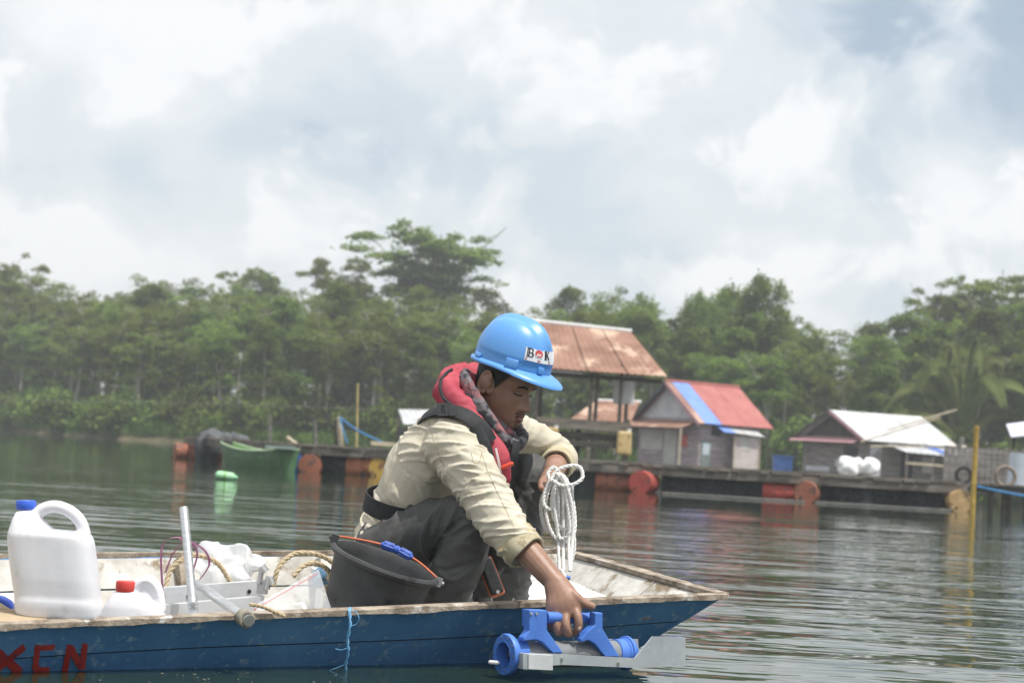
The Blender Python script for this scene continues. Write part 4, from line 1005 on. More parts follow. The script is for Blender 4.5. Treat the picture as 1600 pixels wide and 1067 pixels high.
        stroke('painted_letter', [((-14, 1024), (30, 1066)), ((37, 1024), (-10, 1066))], 12)
        stroke('painted_letter', [((83, 1026), (58, 1027)), ((57, 1022), (54, 1062)), ((52, 1062), (76, 1064))], 9)
        stroke('painted_letter', [((107, 1022), (101, 1066)), ((108, 1026), (126, 1060)), ((131, 1020), (128, 1064))], 9.5)
    letters()
    return e, zdk, zfl, zad
BOAT, ZDK, ZFL, ZAD = boat()
# ------------------------------------------------------------------ the squatting person
SKIN = M('brown_skin', (.265, .148, .102), (.35, .205, .145), 18, .43, .0007, 260, spec=.4, sub=.06, c3=(.23, .122, .084), s3=7, t3=.58)
SHIRT = M('khaki_cotton', (.50, .455, .36), (.60, .555, .455), 5, .9, .0022, 48, spec=.2)
SHIRT_C = M('khaki_cuff_stained', (.40, .345, .22), (.56, .50, .37), 22, .9, .0008, 200, spec=.2, c3=(.26, .21, .11), s3=16, t3=.6)
TROUS = M('charcoal_trousers', (.055, .056, .055), (.088, .088, .084), 6, .62, .0026, 40, spec=.4)
VESTR = M('red_vest_fabric', (.34, .042, .065), (.45, .08, .105), 8, .7, .001, 90, spec=.3)
BLACKW = M('black_webbing', (.014, .015, .017), (.03, .032, .035), 30, .7, .0008, 200, spec=.35)
GREYS = M('grey_reflective_tape', (.26, .27, .30), (.36, .37, .40), 20, .5)
HELM = M('blue_helmet_plastic', (.10, .30, .68), (.115, .325, .71), 3, .37, .0004, 60, spec=.5, c3=(.17, .37, .72), s3=24, t3=.66)
HAIR = M('black_hair', (.008, .007, .007), (.02, .018, .016), 60, .6)
BUFF = M('patterned_scarf', (.035, .035, .042), (.16, .15, .16), 34, .85, .001, 120, (1, 1, 1), lo=.46, hi=.56, c3=(.30, .12, .13), s3=13, t3=.58)
def J(px, py, Y): return W(px, py, Y)

RS, LS = J(706, 692, 6.04), J(797, 674, 6.34)
LAT = (LS - RS); LAT.z *= .4; LAT.normalize()
RH, LH = J(602, 856, 6.15), J(648, 850, 6.36)
RK, LK = J(741, 804, 5.99), J(822, 747, 6.27)
RA, LA = J(690, 962, 6.02), J(778, 962, 6.29)
RE, RWr = J(780, 812, 5.88), J(868, 910, 5.755)
LE, LW = J(876, 714, 6.47), J(863, 738, 6.22)
HC = J(790, 600, 6.18)
YAW, HP = R_(54), R_(21)
HYAW = R_(60)
Fh = Vector((math.sin(YAW), -math.cos(YAW), 0)); Rh = Vector((-math.cos(YAW), -math.sin(YAW), 0))
HF = Fh * math.cos(HP) - Vector((0, 0, 1)) * math.sin(HP); HU = Fh * math.sin(HP) + Vector((0, 0, 1)) * math.cos(HP); HL = -Rh   # forward, up, left
HS = 1.06
def H(f, l, u): return HC + (HF * f + HL * l + HU * u) * HS

def head_pt(phi, v, off=0.0):
    """surface of the head: phi 0 = front, +left; v height (eye level 0)"""
    vs = [-.126, -.118, -.106, -.09, -.072, -.048, -.022, 0, .03, .06, .09, .11, .1185]
    ff = [.030, .068, .088, .094, .094, .093, .090, .086, .094, .094, .076, .045, .004]
    ww = [.022, .036, .047, .055, .061, .067, .071, .073, .075, .075, .063, .037, .004]
    bb = [.0, .012, .030, .050, .066, .080, .090, .096, .1, .1, .085, .05, .004]
    f, w, b = np.interp(v, vs, ff), np.interp(v, vs, ww), np.interp(v, vs, bb)
    c, s = math.cos(phi), math.sin(phi)
    k = 2.35 if c > 0 else 2.1
    r = (abs(c / (f if c > 0 else b)) ** k + abs(s / w) ** k) ** (-1 / k)
    x, y = r * c, r * s
    if c > 0:
        g = lambda y0, sy, v0, sv: math.exp(-((abs(y) - y0) / sy) ** 2 - ((v - v0) / sv) ** 2)
        d = 0
        # nose
        if -.060 < v < .022:
            t = (v - .018) / (-.038 - .018); t = max(0, t)
            hgt = .030 * min(t, 1) ** 1.1 if v > -.038 else .030 * max(0, 1 - ((-.038 - v) / .016) ** 1.5)
            sg = .0075 + .0075 * min(max(t, 0), 1) ** 2; d += hgt * math.exp(-(y / sg) ** 2)
        d += .008 * g(.017, .007, -.042, .008)
        d -= .013 * g(.032, .017, .004, .013); d += .0065 * g(.032, .012, .001, .009)
        d += .005 * g(.030, .022, .024, .008)
        d += .006 * g(0, .021, -.064, .006) + .0065 * g(0, .018, -.080, .007) - .004 * g(0, .024, -.0722, .0028) - .003 * g(0, .03, -.091, .005)
        d += .007 * g(0, .02, -.106, .012) + .004 * g(.048, .016, -.022, .016) - .003 * g(.05, .015, -.065, .02)
        x += d
    n = math.hypot(x, y) or 1
    return x + off * x / n, y + off * y / n
def head_mb():
    m = MB(); n = 96; vs = list(np.linspace(-.126, .1185, 92)); V = []; F = []
    for v in vs:
        for j in range(n):
            ph = 2 * math.pi * j / n; x, y = head_pt(ph, v); V.append(H(x, y, v))
    for i in range(len(vs) - 1):
        for j in range(n): F.append((i * n + j, i * n + (j + 1) % n, (i + 1) * n + (j + 1) % n, (i + 1) * n + j))
    F.append(tuple(range(n - 1, -1, -1))); F.append(tuple((len(vs) - 1) * n + j for j in range(n)))
    m.add(V, F); return m
def head_patch(name, pts_v, mat, parent, off=.0015, th=.003):
    """patch on the face: list of rows, each row a list of (lateral y, v)"""
    P = []; Q = []
    for row in pts_v:
        p = []; q = []
        for y, v in row:
            ph = 0.0
            for _ in range(25):
                x_, y_ = head_pt(ph, v); ph += (y - y_) / max(.03, x_)
                ph = max(-1.5, min(1.5, ph))
            x_, y_ = head_pt(ph, v, off); p.append(H(x_, y_, v)); x_, y_ = head_pt(ph, v, off - th); q.append(H(x_, y_, v))
        P.append(p); Q.append(q)
    m = MB(); m.plate(P, Q); return obj(name, m, mat, parent)

def finger(m, pts, r0, r1):
    q = catmull([p for p in pts], 4); m.tube(q, list(np.linspace(r0, r1, len(q))), 10, round_cap=3)
def body_mesh():
    m = head_mb()
    # ears
    for sg in (-1, 1):
        m.tube([H(-.016 + .022 * math.cos(t + math.pi) * 1.0 + .004 * math.sin(t), sg * (.080 + .009 * (1 - math.cos(t + math.pi)) * -.5 + .009), -.006 + .036 * math.sin(t)) for t in np.linspace(-2.2, 2.5, 16)], .0058, 8, round_cap=2)
        m.ell(H(-.015, sg * .078, -.006), (.020 * HS, .008 * HS, .032 * HS), Matrix((HF, HL * 1.0, HU)).transposed())
        m.ell(H(.004, sg * .075, -.030), (.008, .005, .010), Matrix((HF, HL, HU)).transposed())
    neck = J(735, 655, 6.20)
    m.tube([neck + (H(-.02, 0, -.09) - neck) * t for t in (-.2, .2, .6, 1.0)], [.062, .058, .056, .056], 18)
    # trunk and legs (under the clothes)
    sp = [J(622, 850, 6.25), J(645, 792, 6.22), J(672, 735, 6.20), J(702, 695, 6.19), J(728, 666, 6.19)]
    m.tube(catmull(sp, 4), [tuple(x) for x in np.array(catmull([(.14, .10, 0), (.12, .085, 0), (.135, .09, 0), (.14, .085, 0), (.07, .06, 0)], 4))[:, :2]], 20, up=LAT, round_cap=3)
    for sh, el, wr, k in ((RS, RE, RWr, 0), (LS, LE, LW, 1)):
        m.tube(catmull([sh, sh.lerp(el, .5), el], 4), list(np.linspace(.05, .042, 9)), 14, round_cap=3)
        m.tube(catmull([el, el.lerp(wr, .3), el.lerp(wr, .65), wr], 4), list(np.interp(np.linspace(0, 1, 13), [0, .3, .7, 1], [.044, .047, .039, .0315])), 16, round_cap=3)
    for h, k, a in ((RH, RK, RA), (LH, LK, LA)):
        m.tube([h, h.lerp(k, .5), k], [.075, .065, .05], 14, round_cap=3); m.tube([k, k.lerp(a, .35), a], [.048, .05, .035], 14, round_cap=3)
    # right hand over the sampler handle
    wr = RWr
    m.tube(catmull([wr, J(876, 928, 5.74), J(881, 943, 5.727), J(884, 956, 5.722)], 4), [tuple(x) for x in np.array(catmull([(.037, .031, 0), (.047, .031, 0), (.057, .029, 0), (.052, .024, 0)], 4))[:, :2]], 18, up=(J(905, 940, 5.74) - J(858, 944, 5.74)), round_cap=3)
    finger(m, [J(863, 945, 5.735), J(858, 964, 5.715), J(863, 980, 5.72), J(869, 979, 5.755)], .0138, .0112)
    finger(m, [J(871, 952, 5.722), J(868, 974, 5.698), J(873, 988, 5.708), J(879, 984, 5.75)], .0145, .0118)
    finger(m, [J(884, 954, 5.718), J(884, 976, 5.693), J(888, 990, 5.704), J(892, 985, 5.75)], .0148, .0120)
    finger(m, [J(896, 947, 5.722), J(903, 964, 5.700), J(904, 980, 5.700), J(899, 988, 5.725)], .0145, .0112)
    finger(m, [J(882, 920, 5.745), J(897, 930, 5.725), J(911, 941, 5.722), J(925, 947, 5.728)], .0185, .0118)
    # left hand holding the coiled rope
    lw = LW
    m.tube(catmull([lw, J(862, 748, 6.17), J(864, 756, 6.13)], 4), [tuple(x) for x in np.array(catmull([(.030, .026, 0), (.040, .023, 0), (.040, .019, 0)], 4))[:, :2]], 16, up=(J(890, 752, 6.15) - J(850, 752, 6.17)), round_cap=3)
    for k, (dx, dy) in enumerate(((-13, 0), (-4, 2), (6, 1), (15, -2))):
        finger(m, [J(864 + dx, 752 + dy, 6.135), J(863 + dx, 764 + dy, 6.095), J(866 + dx * .9, 775 + dy, 6.10), J(868 + dx * .8, 774 + dy, 6.135)], .0105, .0085)
    finger(m, [J(853, 746, 6.165), J(846, 752, 6.125), J(845, 762, 6.09)], .0125, .0095)
    return remesh(m, .0032, 3, .5)

def fold_disp(me, segs):
    """cloth folds: segs = list of (a, b, wavelength along, stretch across, skew, amplitude, seed)"""
    V = coords(me); Nn = normals(me); best = np.full(len(V), 1e9); D_ = np.zeros(len(V))
    for a, b, wl, st, skew, amp, seed in segs:
        a, b = np.array(a), np.array(b); d = b - a; L = np.linalg.norm(d); d /= L
        t = np.clip((V - a) @ d, 0, L); dist = np.linalg.norm(V - a - np.outer(t, d), axis=1); sel = np.where(dist < best)[0]; best[sel] = dist[sel]
        ref = np.array([0, -1.0, 0]); e1 = ref - d * (ref @ d); e1 /= np.linalg.norm(e1); e2 = np.cross(d, e1)
        X = (V[sel] - a); al = X @ d; s1 = X @ e1; s2 = X @ e2; ang = np.arctan2(s2, s1 + 1e-6)
        for q, i in enumerate(sel):
            p = Vector((al[q] / wl + skew * s2[q] / wl, s1[q] / st, s2[q] / st + seed))
            p2 = p + Vector((.6 * noise.noise(p * .7 + Vector((3, 1, seed))), 0, 0))
            n1 = noise.noise(p2); r = 1 - abs(n1) * 2.2; n2 = noise.noise(p2 * 2.3 + Vector((7, 2, 1)))
            D_[i] = amp * (.75 * r * abs(r) + .35 * n2)
    V = V + Nn * D_[:, None]; set_coords(me, V); return me

def smoothed(me, it):
    import bmesh
    bm = bmesh.new(); bm.from_mesh(me)
    for _ in range(it): bmesh.ops.smooth_vert(bm, verts=bm.verts, factor=.5, use_axis_x=True, use_axis_y=True, use_axis_z=True)
    bm.to_mesh(me); bm.free(); me.shade_smooth(); return me
def person():
    e = empty('person', J(700, 960, 6.1), 'person squatting in the boat in blue helmet, khaki shirt and red life vest', 'person')
    obj('body', body_mesh(), SKIN, e)
    for p, d in ((J(923, 945.5, 5.719), (J(926, 947, 5.728) - J(911, 941, 5.722))), (J(905, 981, 5.688), Vector((0, 0, -1)))):
        nl = MB(); d = d.normalized(); n_ = Vector((-.1, -1, .25)); n_ = (n_ - d * n_.dot(d)).normalized(); nl.ell(p, (.0075, .0055, .0022), Matrix((d, d.cross(n_), n_)).transposed(), 12, 8); obj('fingernail', nl, M('nail', (.50, .33, .27), (.58, .40, .33), 30, .3), e)
    # ---- shirt
    m = MB(); sp = [J(620, 852, 6.25), J(625, 832, 6.245), J(640, 792, 6.22), J(664, 740, 6.205), J(694, 700, 6.19), J(716, 676, 6.19), J(730, 662, 6.19)]
    rr = [(.165, .118, 0), (.165, .120, 0), (.150, .108, 0), (.160, .118, 0), (.168, .112, 0), (.14, .092, 0), (.07, .06, 0)]
    m.tube(catmull(sp, 4), [tuple(x) for x in np.array(catmull(rr, 4))[:, :2]], 26, up=LAT, round_cap=3)
    m.ell(RS + Vector((0, 0, -.01)), (.088, .088, .088)); m.ell(LS, (.066, .066, .064))
    ce = J(816, 858, 5.822)
    m.tube(catmull([RS, RS.lerp(RE, .5) + Vector((0, 0, .004)), RE, ce], 5), list(np.interp(np.linspace(0, 1, 16), [0, .3, .62, 1], [.088, .080, .070, .060])), 20)
    lc = LE.lerp(LW, .55)
    m.tube(catmull([LS, LS.lerp(LE, .5) + Vector((0, 0, .012)), LE, lc], 5), list(np.interp(np.linspace(0, 1, 16), [0, .3, .65, 1], [.066, .06, .055, .05])), 18)
    # shirt tail over the seat
    m.tube([J(600, 835, 6.22), J(583, 850, 6.20), J(566, 862, 6.18)], [(.11, .055), (.115, .05), (.11, .03)], 18, up=LAT, round_cap=2)
    # collar roll
    me = remesh(m, .0045, 6, .6)
    fold_disp(me, [(sp[0], sp[2], .05, .11, .5, .011, 1), (sp[2], sp[-1], .07, .16, .8, .011, 2.3), (RS, RS.lerp(RE, .6), .045, .12, .9, .013, 4.1), (RS.lerp(RE, .6), ce, .036, .10, .6, .012, 5.7), (LS, LE, .05, .10, .8, .007, 8.2), (LE, lc, .035, .08, .4, .006, 9.4)])
    shirt = obj('shirt', me, SHIRT, e)
    def cuff(c0, c1, r0, r1, nm='rolled_cuff', seed=1.0):
        d = (c1 - c0); pts = []; rad = []
        for t, k in ((0, .97), (.03, 1.06), (.5, 1.08), (.95, 1.10), (1.0, 1.04), (.97, .93), (.6, .90)):
            pts.append(c0 + d * t); rad.append((r0 + (r1 - r0) * t) * k)
        mm = MB(); A = (Vector((0, -1, 0)) - d.normalized() * Vector((0, -1, 0)).dot(d.normalized())).normalized(); B = d.normalized().cross(A); n = 40; V = []; F = []
        for p, r in zip(pts, rad):
            for j in range(n):
                a = 2 * math.pi * j / n; k = 1 + .05 * noise.noise(Vector((math.cos(a) * 1.6, math.sin(a) * 1.6, seed + r * 9))); V.append(p + (A * math.cos(a) + B * math.sin(a)) * r * k + d.normalized() * (.006 * math.sin(2 * a + seed)))
        for i in range(len(pts) - 1):
            for j in range(n): F.append((i * n + j, i * n + (j + 1) % n, (i + 1) * n + (j + 1) % n, (i + 1) * n + j))
        mm.add(V, F); obj(nm, mm, SHIRT_C, shirt, angle=70)
    cd = (RWr - RE).normalized()
    cuff(J(804, 842, 5.842), J(824, 866, 5.812), .062, .058)
    cuff(LE.lerp(LW, .34), LE.lerp(LW, .62), .053, .051, seed=4)
    # sleeve tab button and seams
    for p, r in ((J(743, 716, 5.955), .008), (J(783, 858, 5.775), .0065)):
        b = MB(); d = (Vector((0, 0, CAMZ)) - p).normalized(); b.tube([p - d * .012, p + d * .004], r, 12); obj('button', b, M('tan_button', (.35, .26, .13), (.45, .34, .19), 20, .4), shirt)
    def on_shirt(pts, r, nm):
        from mathutils.bvhtree import BVHTree
        bv = BVHTree.FromPolygons([v.co.copy() for v in me_shirt.vertices], [tuple(p.vertices) for p in me_shirt.polygons]); o = Vector((0, 0, CAMZ)); q = []
        for x, y in catmull([(x, y, 0) for x, y in pts], 10) and [(p[0], p[1]) for p in catmull([(x, y, 0) for x, y in pts], 10)]:
            d = (W(x, y, 6) - o).normalized(); h = bv.ray_cast(o, d)
            if h[0] is not None: q.append(h[0] - d * .0004)
        if len(q) > 3:
            b = MB(); b.tube(q, r, 6); obj(nm, b, SHIRT_C, shirt)
    me_shirt = me
    on_shirt([(668, 655), (676, 680), (686, 712), (700, 738), (716, 752)], .0012, 'armhole_seam')
    on_shirt([(752, 706), (764, 740), (785, 785), (806, 828)], .0010, 'sleeve_seam')
    on_shirt([(736, 708), (741, 722), (748, 722), (752, 710)], .0010, 'sleeve_tab')
    # ---- trousers
    m = MB()
    m.tube([J(616, 868, 6.26), J(640, 830, 6.24)], [(.15, .115), (.14, .105)], 22, up=LAT, round_cap=4)
    for h, k, a, rt in ((RH, RK, RA, (.098, .092, .078)), (LH, LK, LA, (.095, .088, .082))):
        m.tube(catmull([h, h.lerp(k, .5), k], 5), list(np.interp(np.linspace(0, 1, 11), [0, .5, 1], rt)), 22, round_cap=5)
        m.tube(catmull([k, k.lerp(a, .45), a + Vector((0, 0, .03))], 5), list(np.interp(np.linspace(0, 1, 11), [0, .4, 1], [.074, .084 if h is LH else .078, .084 if h is LH else .066])), 22, round_cap=4)
    me = remesh(m, .0045, 6, .6)
    fold_disp(me, [(RH, RK, .06, .13, .8, .014, 11), (RK, RA, .06, .09, -.6, .014, 12.5), (LH, LK, .05, .13, .7, .010, 14), (LK, LA, .05, .09, .5, .012, 16), (J(616, 868, 6.26), J(640, 830, 6.24), .05, .1, .4, .006, 18)])
    tr = obj('trousers', me, TROUS, e)
    # pocket flap with toggles on the near thigh
    b = MB(); b.tube(catmull([J(632, 806, 6.06), J(622, 822, 6.05), J(614, 834, 6.05)], 4), .004, 6); obj('pocket_seam', b, BLACKW, tr)
    # shoes
    for a, dx in ((RA, 1), (LA, 1)):
        mm = MB(); f = Vector((.86, -.35, 0)); g = a.copy(); g.z = a.z - .035
        mm.tube([g - f * .06, g + f * .02, g + f * .10, g + f * .17], [(.036, .036), (.042, .045), (.045, .034), (.036, .022)], 16, up=(-f.y, f.x, 0), round_cap=3); obj('shoe', mm, BLACKW, e)
    # ---- belt
    def ring_band(c, d, lat, ra, rb, w, th, nm, mat, parent, n=48, a0=0, a1=2 * math.pi):
        d = d.normalized(); lat = (lat - d * lat.dot(d)).normalized(); bb = d.cross(lat); P = []; Q = []
        for j in range(n + 1):
            a = a0 + (a1 - a0) * j / n; o = lat * (ra * math.cos(a)) + bb * (rb * math.sin(a)); on = o.normalized()
            P.append([c + o + on * th - d * w / 2, c + o + on * th + d * w / 2]); Q.append([c + o - d * w / 2, c + o + d * w / 2])
        mm = MB(); mm.plate(P, Q); return obj(nm, mm, mat, parent)
    bc = J(638, 790, 6.222); bd = (J(664, 740, 6.205) - J(618, 838, 6.25)) + Vector((-.045, 0, 0)); ring_band(bc, bd, LAT, .168, .126, .056, .004, 'waist_belt', BLACKW, e)
    # ---- life vest
    def strip(pts, ups, w, th, nm, mat, parent, sub=6):
        """band through pts facing along ups"""
        q = catmull(pts, sub); u = catmull(ups, sub); ws = catmull([(x, 0, 0) for x in w], sub) if isinstance(w, list) else [(w, 0, 0)] * len(q); P = []; Q = []
        for i in range(len(q)):
            a = Vector(q[max(i - 1, 0)]); b = Vector(q[min(i + 1, len(q) - 1)]); t = (b - a).normalized(); n = Vector(u[i]); n = (n - t * n.dot(t)).normalized(); s = t.cross(n); c = Vector(q[i]); hw = ws[i][0] / 2
            P.append([c - s * hw + n * th * .6, c - s * hw * .6 + n * th, c + s * hw * .6 + n * th, c + s * hw + n * th * .6]); Q.append([c - s * hw, c - s * hw * .6, c + s * hw * .6, c + s * hw])
        mm = MB(); mm.plate(P, Q); return obj(nm, mm, mat, parent)
    toC = Vector((.05, -1, .25))
    v = bpy.data.objects.new('life_vest', None); COL.objects.link(v); v.parent = e
    v.matrix_parent_inverse = wm(e).inverted()
    m = MB()
    cp = [J(792, 640, 6.36), J(757, 598, 6.37), J(722, 596, 6.30), J(704, 609, 6.18), J(714, 630, 6.085), J(738, 655, 6.055), J(760, 690, 6.035), J(776, 722, 6.03), J(785, 752, 6.05)]
    m.tube(catmull(cp, 5), [tuple(x) for x in np.array(catmull([(.036, .026, 0), (.05, .034, 0), (.058, .038, 0), (.058, .038, 0), (.046, .034, 0), (.044, .03, 0), (.048, .026, 0), (.046, .024, 0), (.028, .016, 0)], 5))[:, :2]], 20, up=[Vector(x) for x in catmull([(0, 0, 1), (0, 0, 1), (-.2, 0, 1), (-.3, 0, 1), (-.5, 0, 1), (.8, .2, .5), (1, .2, .3), (1, .2, .3), (1, .2, .3)], 5)], round_cap=4)
    m.ell(J(707, 612, 6.17), (.06, .05, .052)); m.ell(J(720, 600, 6.22), (.058, .055, .042))
    me = remesh(m, .0045, 4, .6); fold_disp(me, [(cp[1], cp[3], .045, .08, .3, .010, 21), (cp[3], cp[5], .05, .08, .3, .009, 22), (cp[5], cp[8], .06, .1, .3, .003, 23)])
    obj('collar', me, VESTR, v)
    edge = [J(706, 578, 6.17), J(690, 585, 6.13), J(682, 600, 6.10), J(688, 618, 6.07), J(702, 632, 6.04), J(722, 645, 6.015)]
    from mathutils.bvhtree import BVHTree
    bv = BVHTree.FromPolygons([q.co.copy() for q in me.vertices], [tuple(q.vertices) for q in me.polygons]); tp = []
    for p in catmull(edge, 8):
        h = bv.find_nearest(Vector(p)); tp.append(h[0] + h[1] * .002)
    b = MB(); b.tube([sum((tp[max(0, min(len(tp) - 1, i + k))] for k in (-2, -1, 0, 1, 2)), Vector()) / 5 for i in range(len(tp))], .0058, 8, round_cap=2); obj('collar_trim', b, BLACKW, v)
    strip([J(646, 672, 6.16), J(668, 648, 6.08), J(695, 641, 6.03), J(725, 648, 6.0), J(752, 668, 5.99), J(768, 690, 6.0)], [(-.5, -.6, .7), (-.3, -.6, .8), (0, -.7, .7), (.1, -.8, .6), (.3, -.9, .4), (.4, -.9, .3)], [.06, .06, .052, .05, .05, .04], .007, 'shoulder_strap', BLACKW, v)
    strip([J(742, 668, 5.985), J(757, 700, 5.975), J(764, 730, 5.985), J(768, 762, 6.0)], [(.1, -1, .1)] * 4, [.04, .044, .042, .034], .012, 'panel_edge', BLACKW, v)
    strip([J(806, 690, 6.06), J(803, 708, 6.05), J(796, 728, 6.05)], [(.6, -1, .1)] * 3, .03, .012, 'panel_edge', BLACKW, v)
    strip([J(664, 668, 6.10), J(662, 690, 6.08), J(668, 710, 6.07)], [(-.7, -.8, .3)] * 3, [.03, .034, .022], .006, 'reflective_stripe', GREYS, v)
    strip([J(774, 700, 5.985), J(779, 722, 5.985), J(783, 744, 6.0)], [(.3, -1, .1)] * 3, .008, .004, 'white_print', M('white_print', (.6, .5, .52), (.7, .6, .62), 9), v)
    bk = MB(); c = J(692, 640, 5.995); rot = Matrix.Rotation(R_(-4), 3, 'Y')
    for dx in (-.014, .014): bk.box(c + Vector((dx, 0, .002)), (.008, .012, .036), rot)
    for dz in (-.016, .018): bk.box(c + Vector((0, 0, dz)), (.034, .0125, .006), rot)
    bk.box(c + Vector((.0, .004, 0)), (.012, .008, .028), rot); bk.box(c + Vector((.03, 0, .0)), (.02, .013, .034), rot)
    obj('buckle', bk, M('black_buckle', (.05, .05, .055), (.10, .10, .105), 9, .3), v, smooth=False)
    b = MB(); p = J(792, 727, 5.99); b.tube([p + Vector((-.012, 0, -.006)), p + Vector((.014, 0, .006))], .007, 8, round_cap=2); obj('inflator_tab', b, M('orange_red_tab', (.6, .06, .03), (.7, .09, .05), 9, .4), v)
    # ---- scarf round the neck
    sc = [J(724, 586, 6.20), J(731, 601, 6.10), J(744, 628, 6.065), J(758, 652, 6.05), J(773, 674, 6.045), J(790, 692, 6.055), J(806, 695, 6.09), J(817, 684, 6.17), J(800, 662, 6.28), J(770, 625, 6.31), J(735, 592, 6.27)]
    m = MB(); m.tube(catmull(sc, 5, True), [tuple(x) for x in np.array(catmull([(.020, .013, 0), (.022, .014, 0), (.026, .016, 0), (.027, .018, 0), (.026, .018, 0), (.024, .019, 0), (.022, .018, 0), (.022, .018, 0), (.024, .018, 0), (.024, .018, 0), (.022, .014, 0)], 5, True))[:, :2]], 18, closed=True, up=HU)
    m.tube([J(742, 650, 6.18), J(768, 666, 6.17), J(788, 684, 6.15)], [.06, .055, .04], 18, round_cap=3)
    me = remesh(m, .0045, 3, .5); fold_disp(me, [(sc[0], sc[2], .5, .02, 0, .004, 31), (sc[2], sc[5], .5, .02, 0, .0045, 32), (sc[5], sc[8], .5, .02, 0, .004, 33)])
    obj('scarf', me, BUFF, e)
    # ---- hair, brows, eyes
    def skull_patch(name, f):   # hair shell
        P = []; Q = []
        for i in range(25):
            ph = .95 + (2 * math.pi - 1.9) * i / 24; row = []; q = []
            for k in range(8):
                low = f(ph); v_ = low + (.07 - low) * k / 7; x, y = head_pt(ph, v_, .006); row.append(H(x, y, v_)); x, y = head_pt(ph, v_, -.004); q.append(H(x, y, v_))
            P.append(row); Q.append(q)
        mm = MB(); mm.plate(P, Q); obj(name, mm, HAIR, e)
    def low(ph):
        d = abs(ph if ph < math.pi else 2 * math.pi - ph)   # 0 front .. pi back
        return float(np.interp(d, [.95, 1.12, 1.28, 1.4, 1.75, 2.0, 2.4, math.pi], [.04, .02, -.016, .012, .04, .02, -.035, -.05]))
    skull_patch('hair', low)
    for sg in (-1, 1):
        head_patch('eyebrow', [[(sg * y, vv + .0035), (sg * y, vv), (sg * y, vv - .0035)] for y, vv in ((.013, .0185), (.022, .0225), (.034, .024), (.046, .019))], HAIR, e, .0022, .004)
        head_patch('eyelashes', [[(sg * y, vv + .0016), (sg * y, vv - .0016)] for y, vv in ((.017, -.004), (.024, -.0055), (.032, -.006), (.040, -.0045), (.046, -.002))], HAIR, e, .0018, .003)
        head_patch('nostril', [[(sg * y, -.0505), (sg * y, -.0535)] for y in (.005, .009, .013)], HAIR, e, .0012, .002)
    lipm = M('lips', (.17, .065, .05), (.21, .085, .068), 30, .45)
    head_patch('lips', [[(y, -.063 - .05 * abs(y)), (y, -.068), (y, -.0715)] for y in np.linspace(-.02, .02, 9)], lipm, e, .0012, .003); head_patch('lips', [[(y, -.0735), (y, -.079), (y, -.085 + .12 * abs(y))] for y in np.linspace(-.018, .018, 9)], lipm, e, .0012, .003)
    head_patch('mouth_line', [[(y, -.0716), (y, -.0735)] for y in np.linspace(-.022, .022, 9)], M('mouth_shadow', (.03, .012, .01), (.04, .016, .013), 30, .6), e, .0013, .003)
    stub = M('stubble_skin', (.075, .045, .034), (.13, .075, .055), 90, .6)
    head_patch('moustache', [[(y, -.0545 - .06 * abs(y)), (y, -.0605 - .1 * abs(y))] for y in np.linspace(-.026, .026, 11)], stub, e, .0010, .003)
    head_patch('chin_stubble', [[(y, -.0925), (y, -.1), (y, -.108)] for y in np.linspace(-.013, .013, 7)], stub, e, .0008, .003)
    return e
PERSON = person()

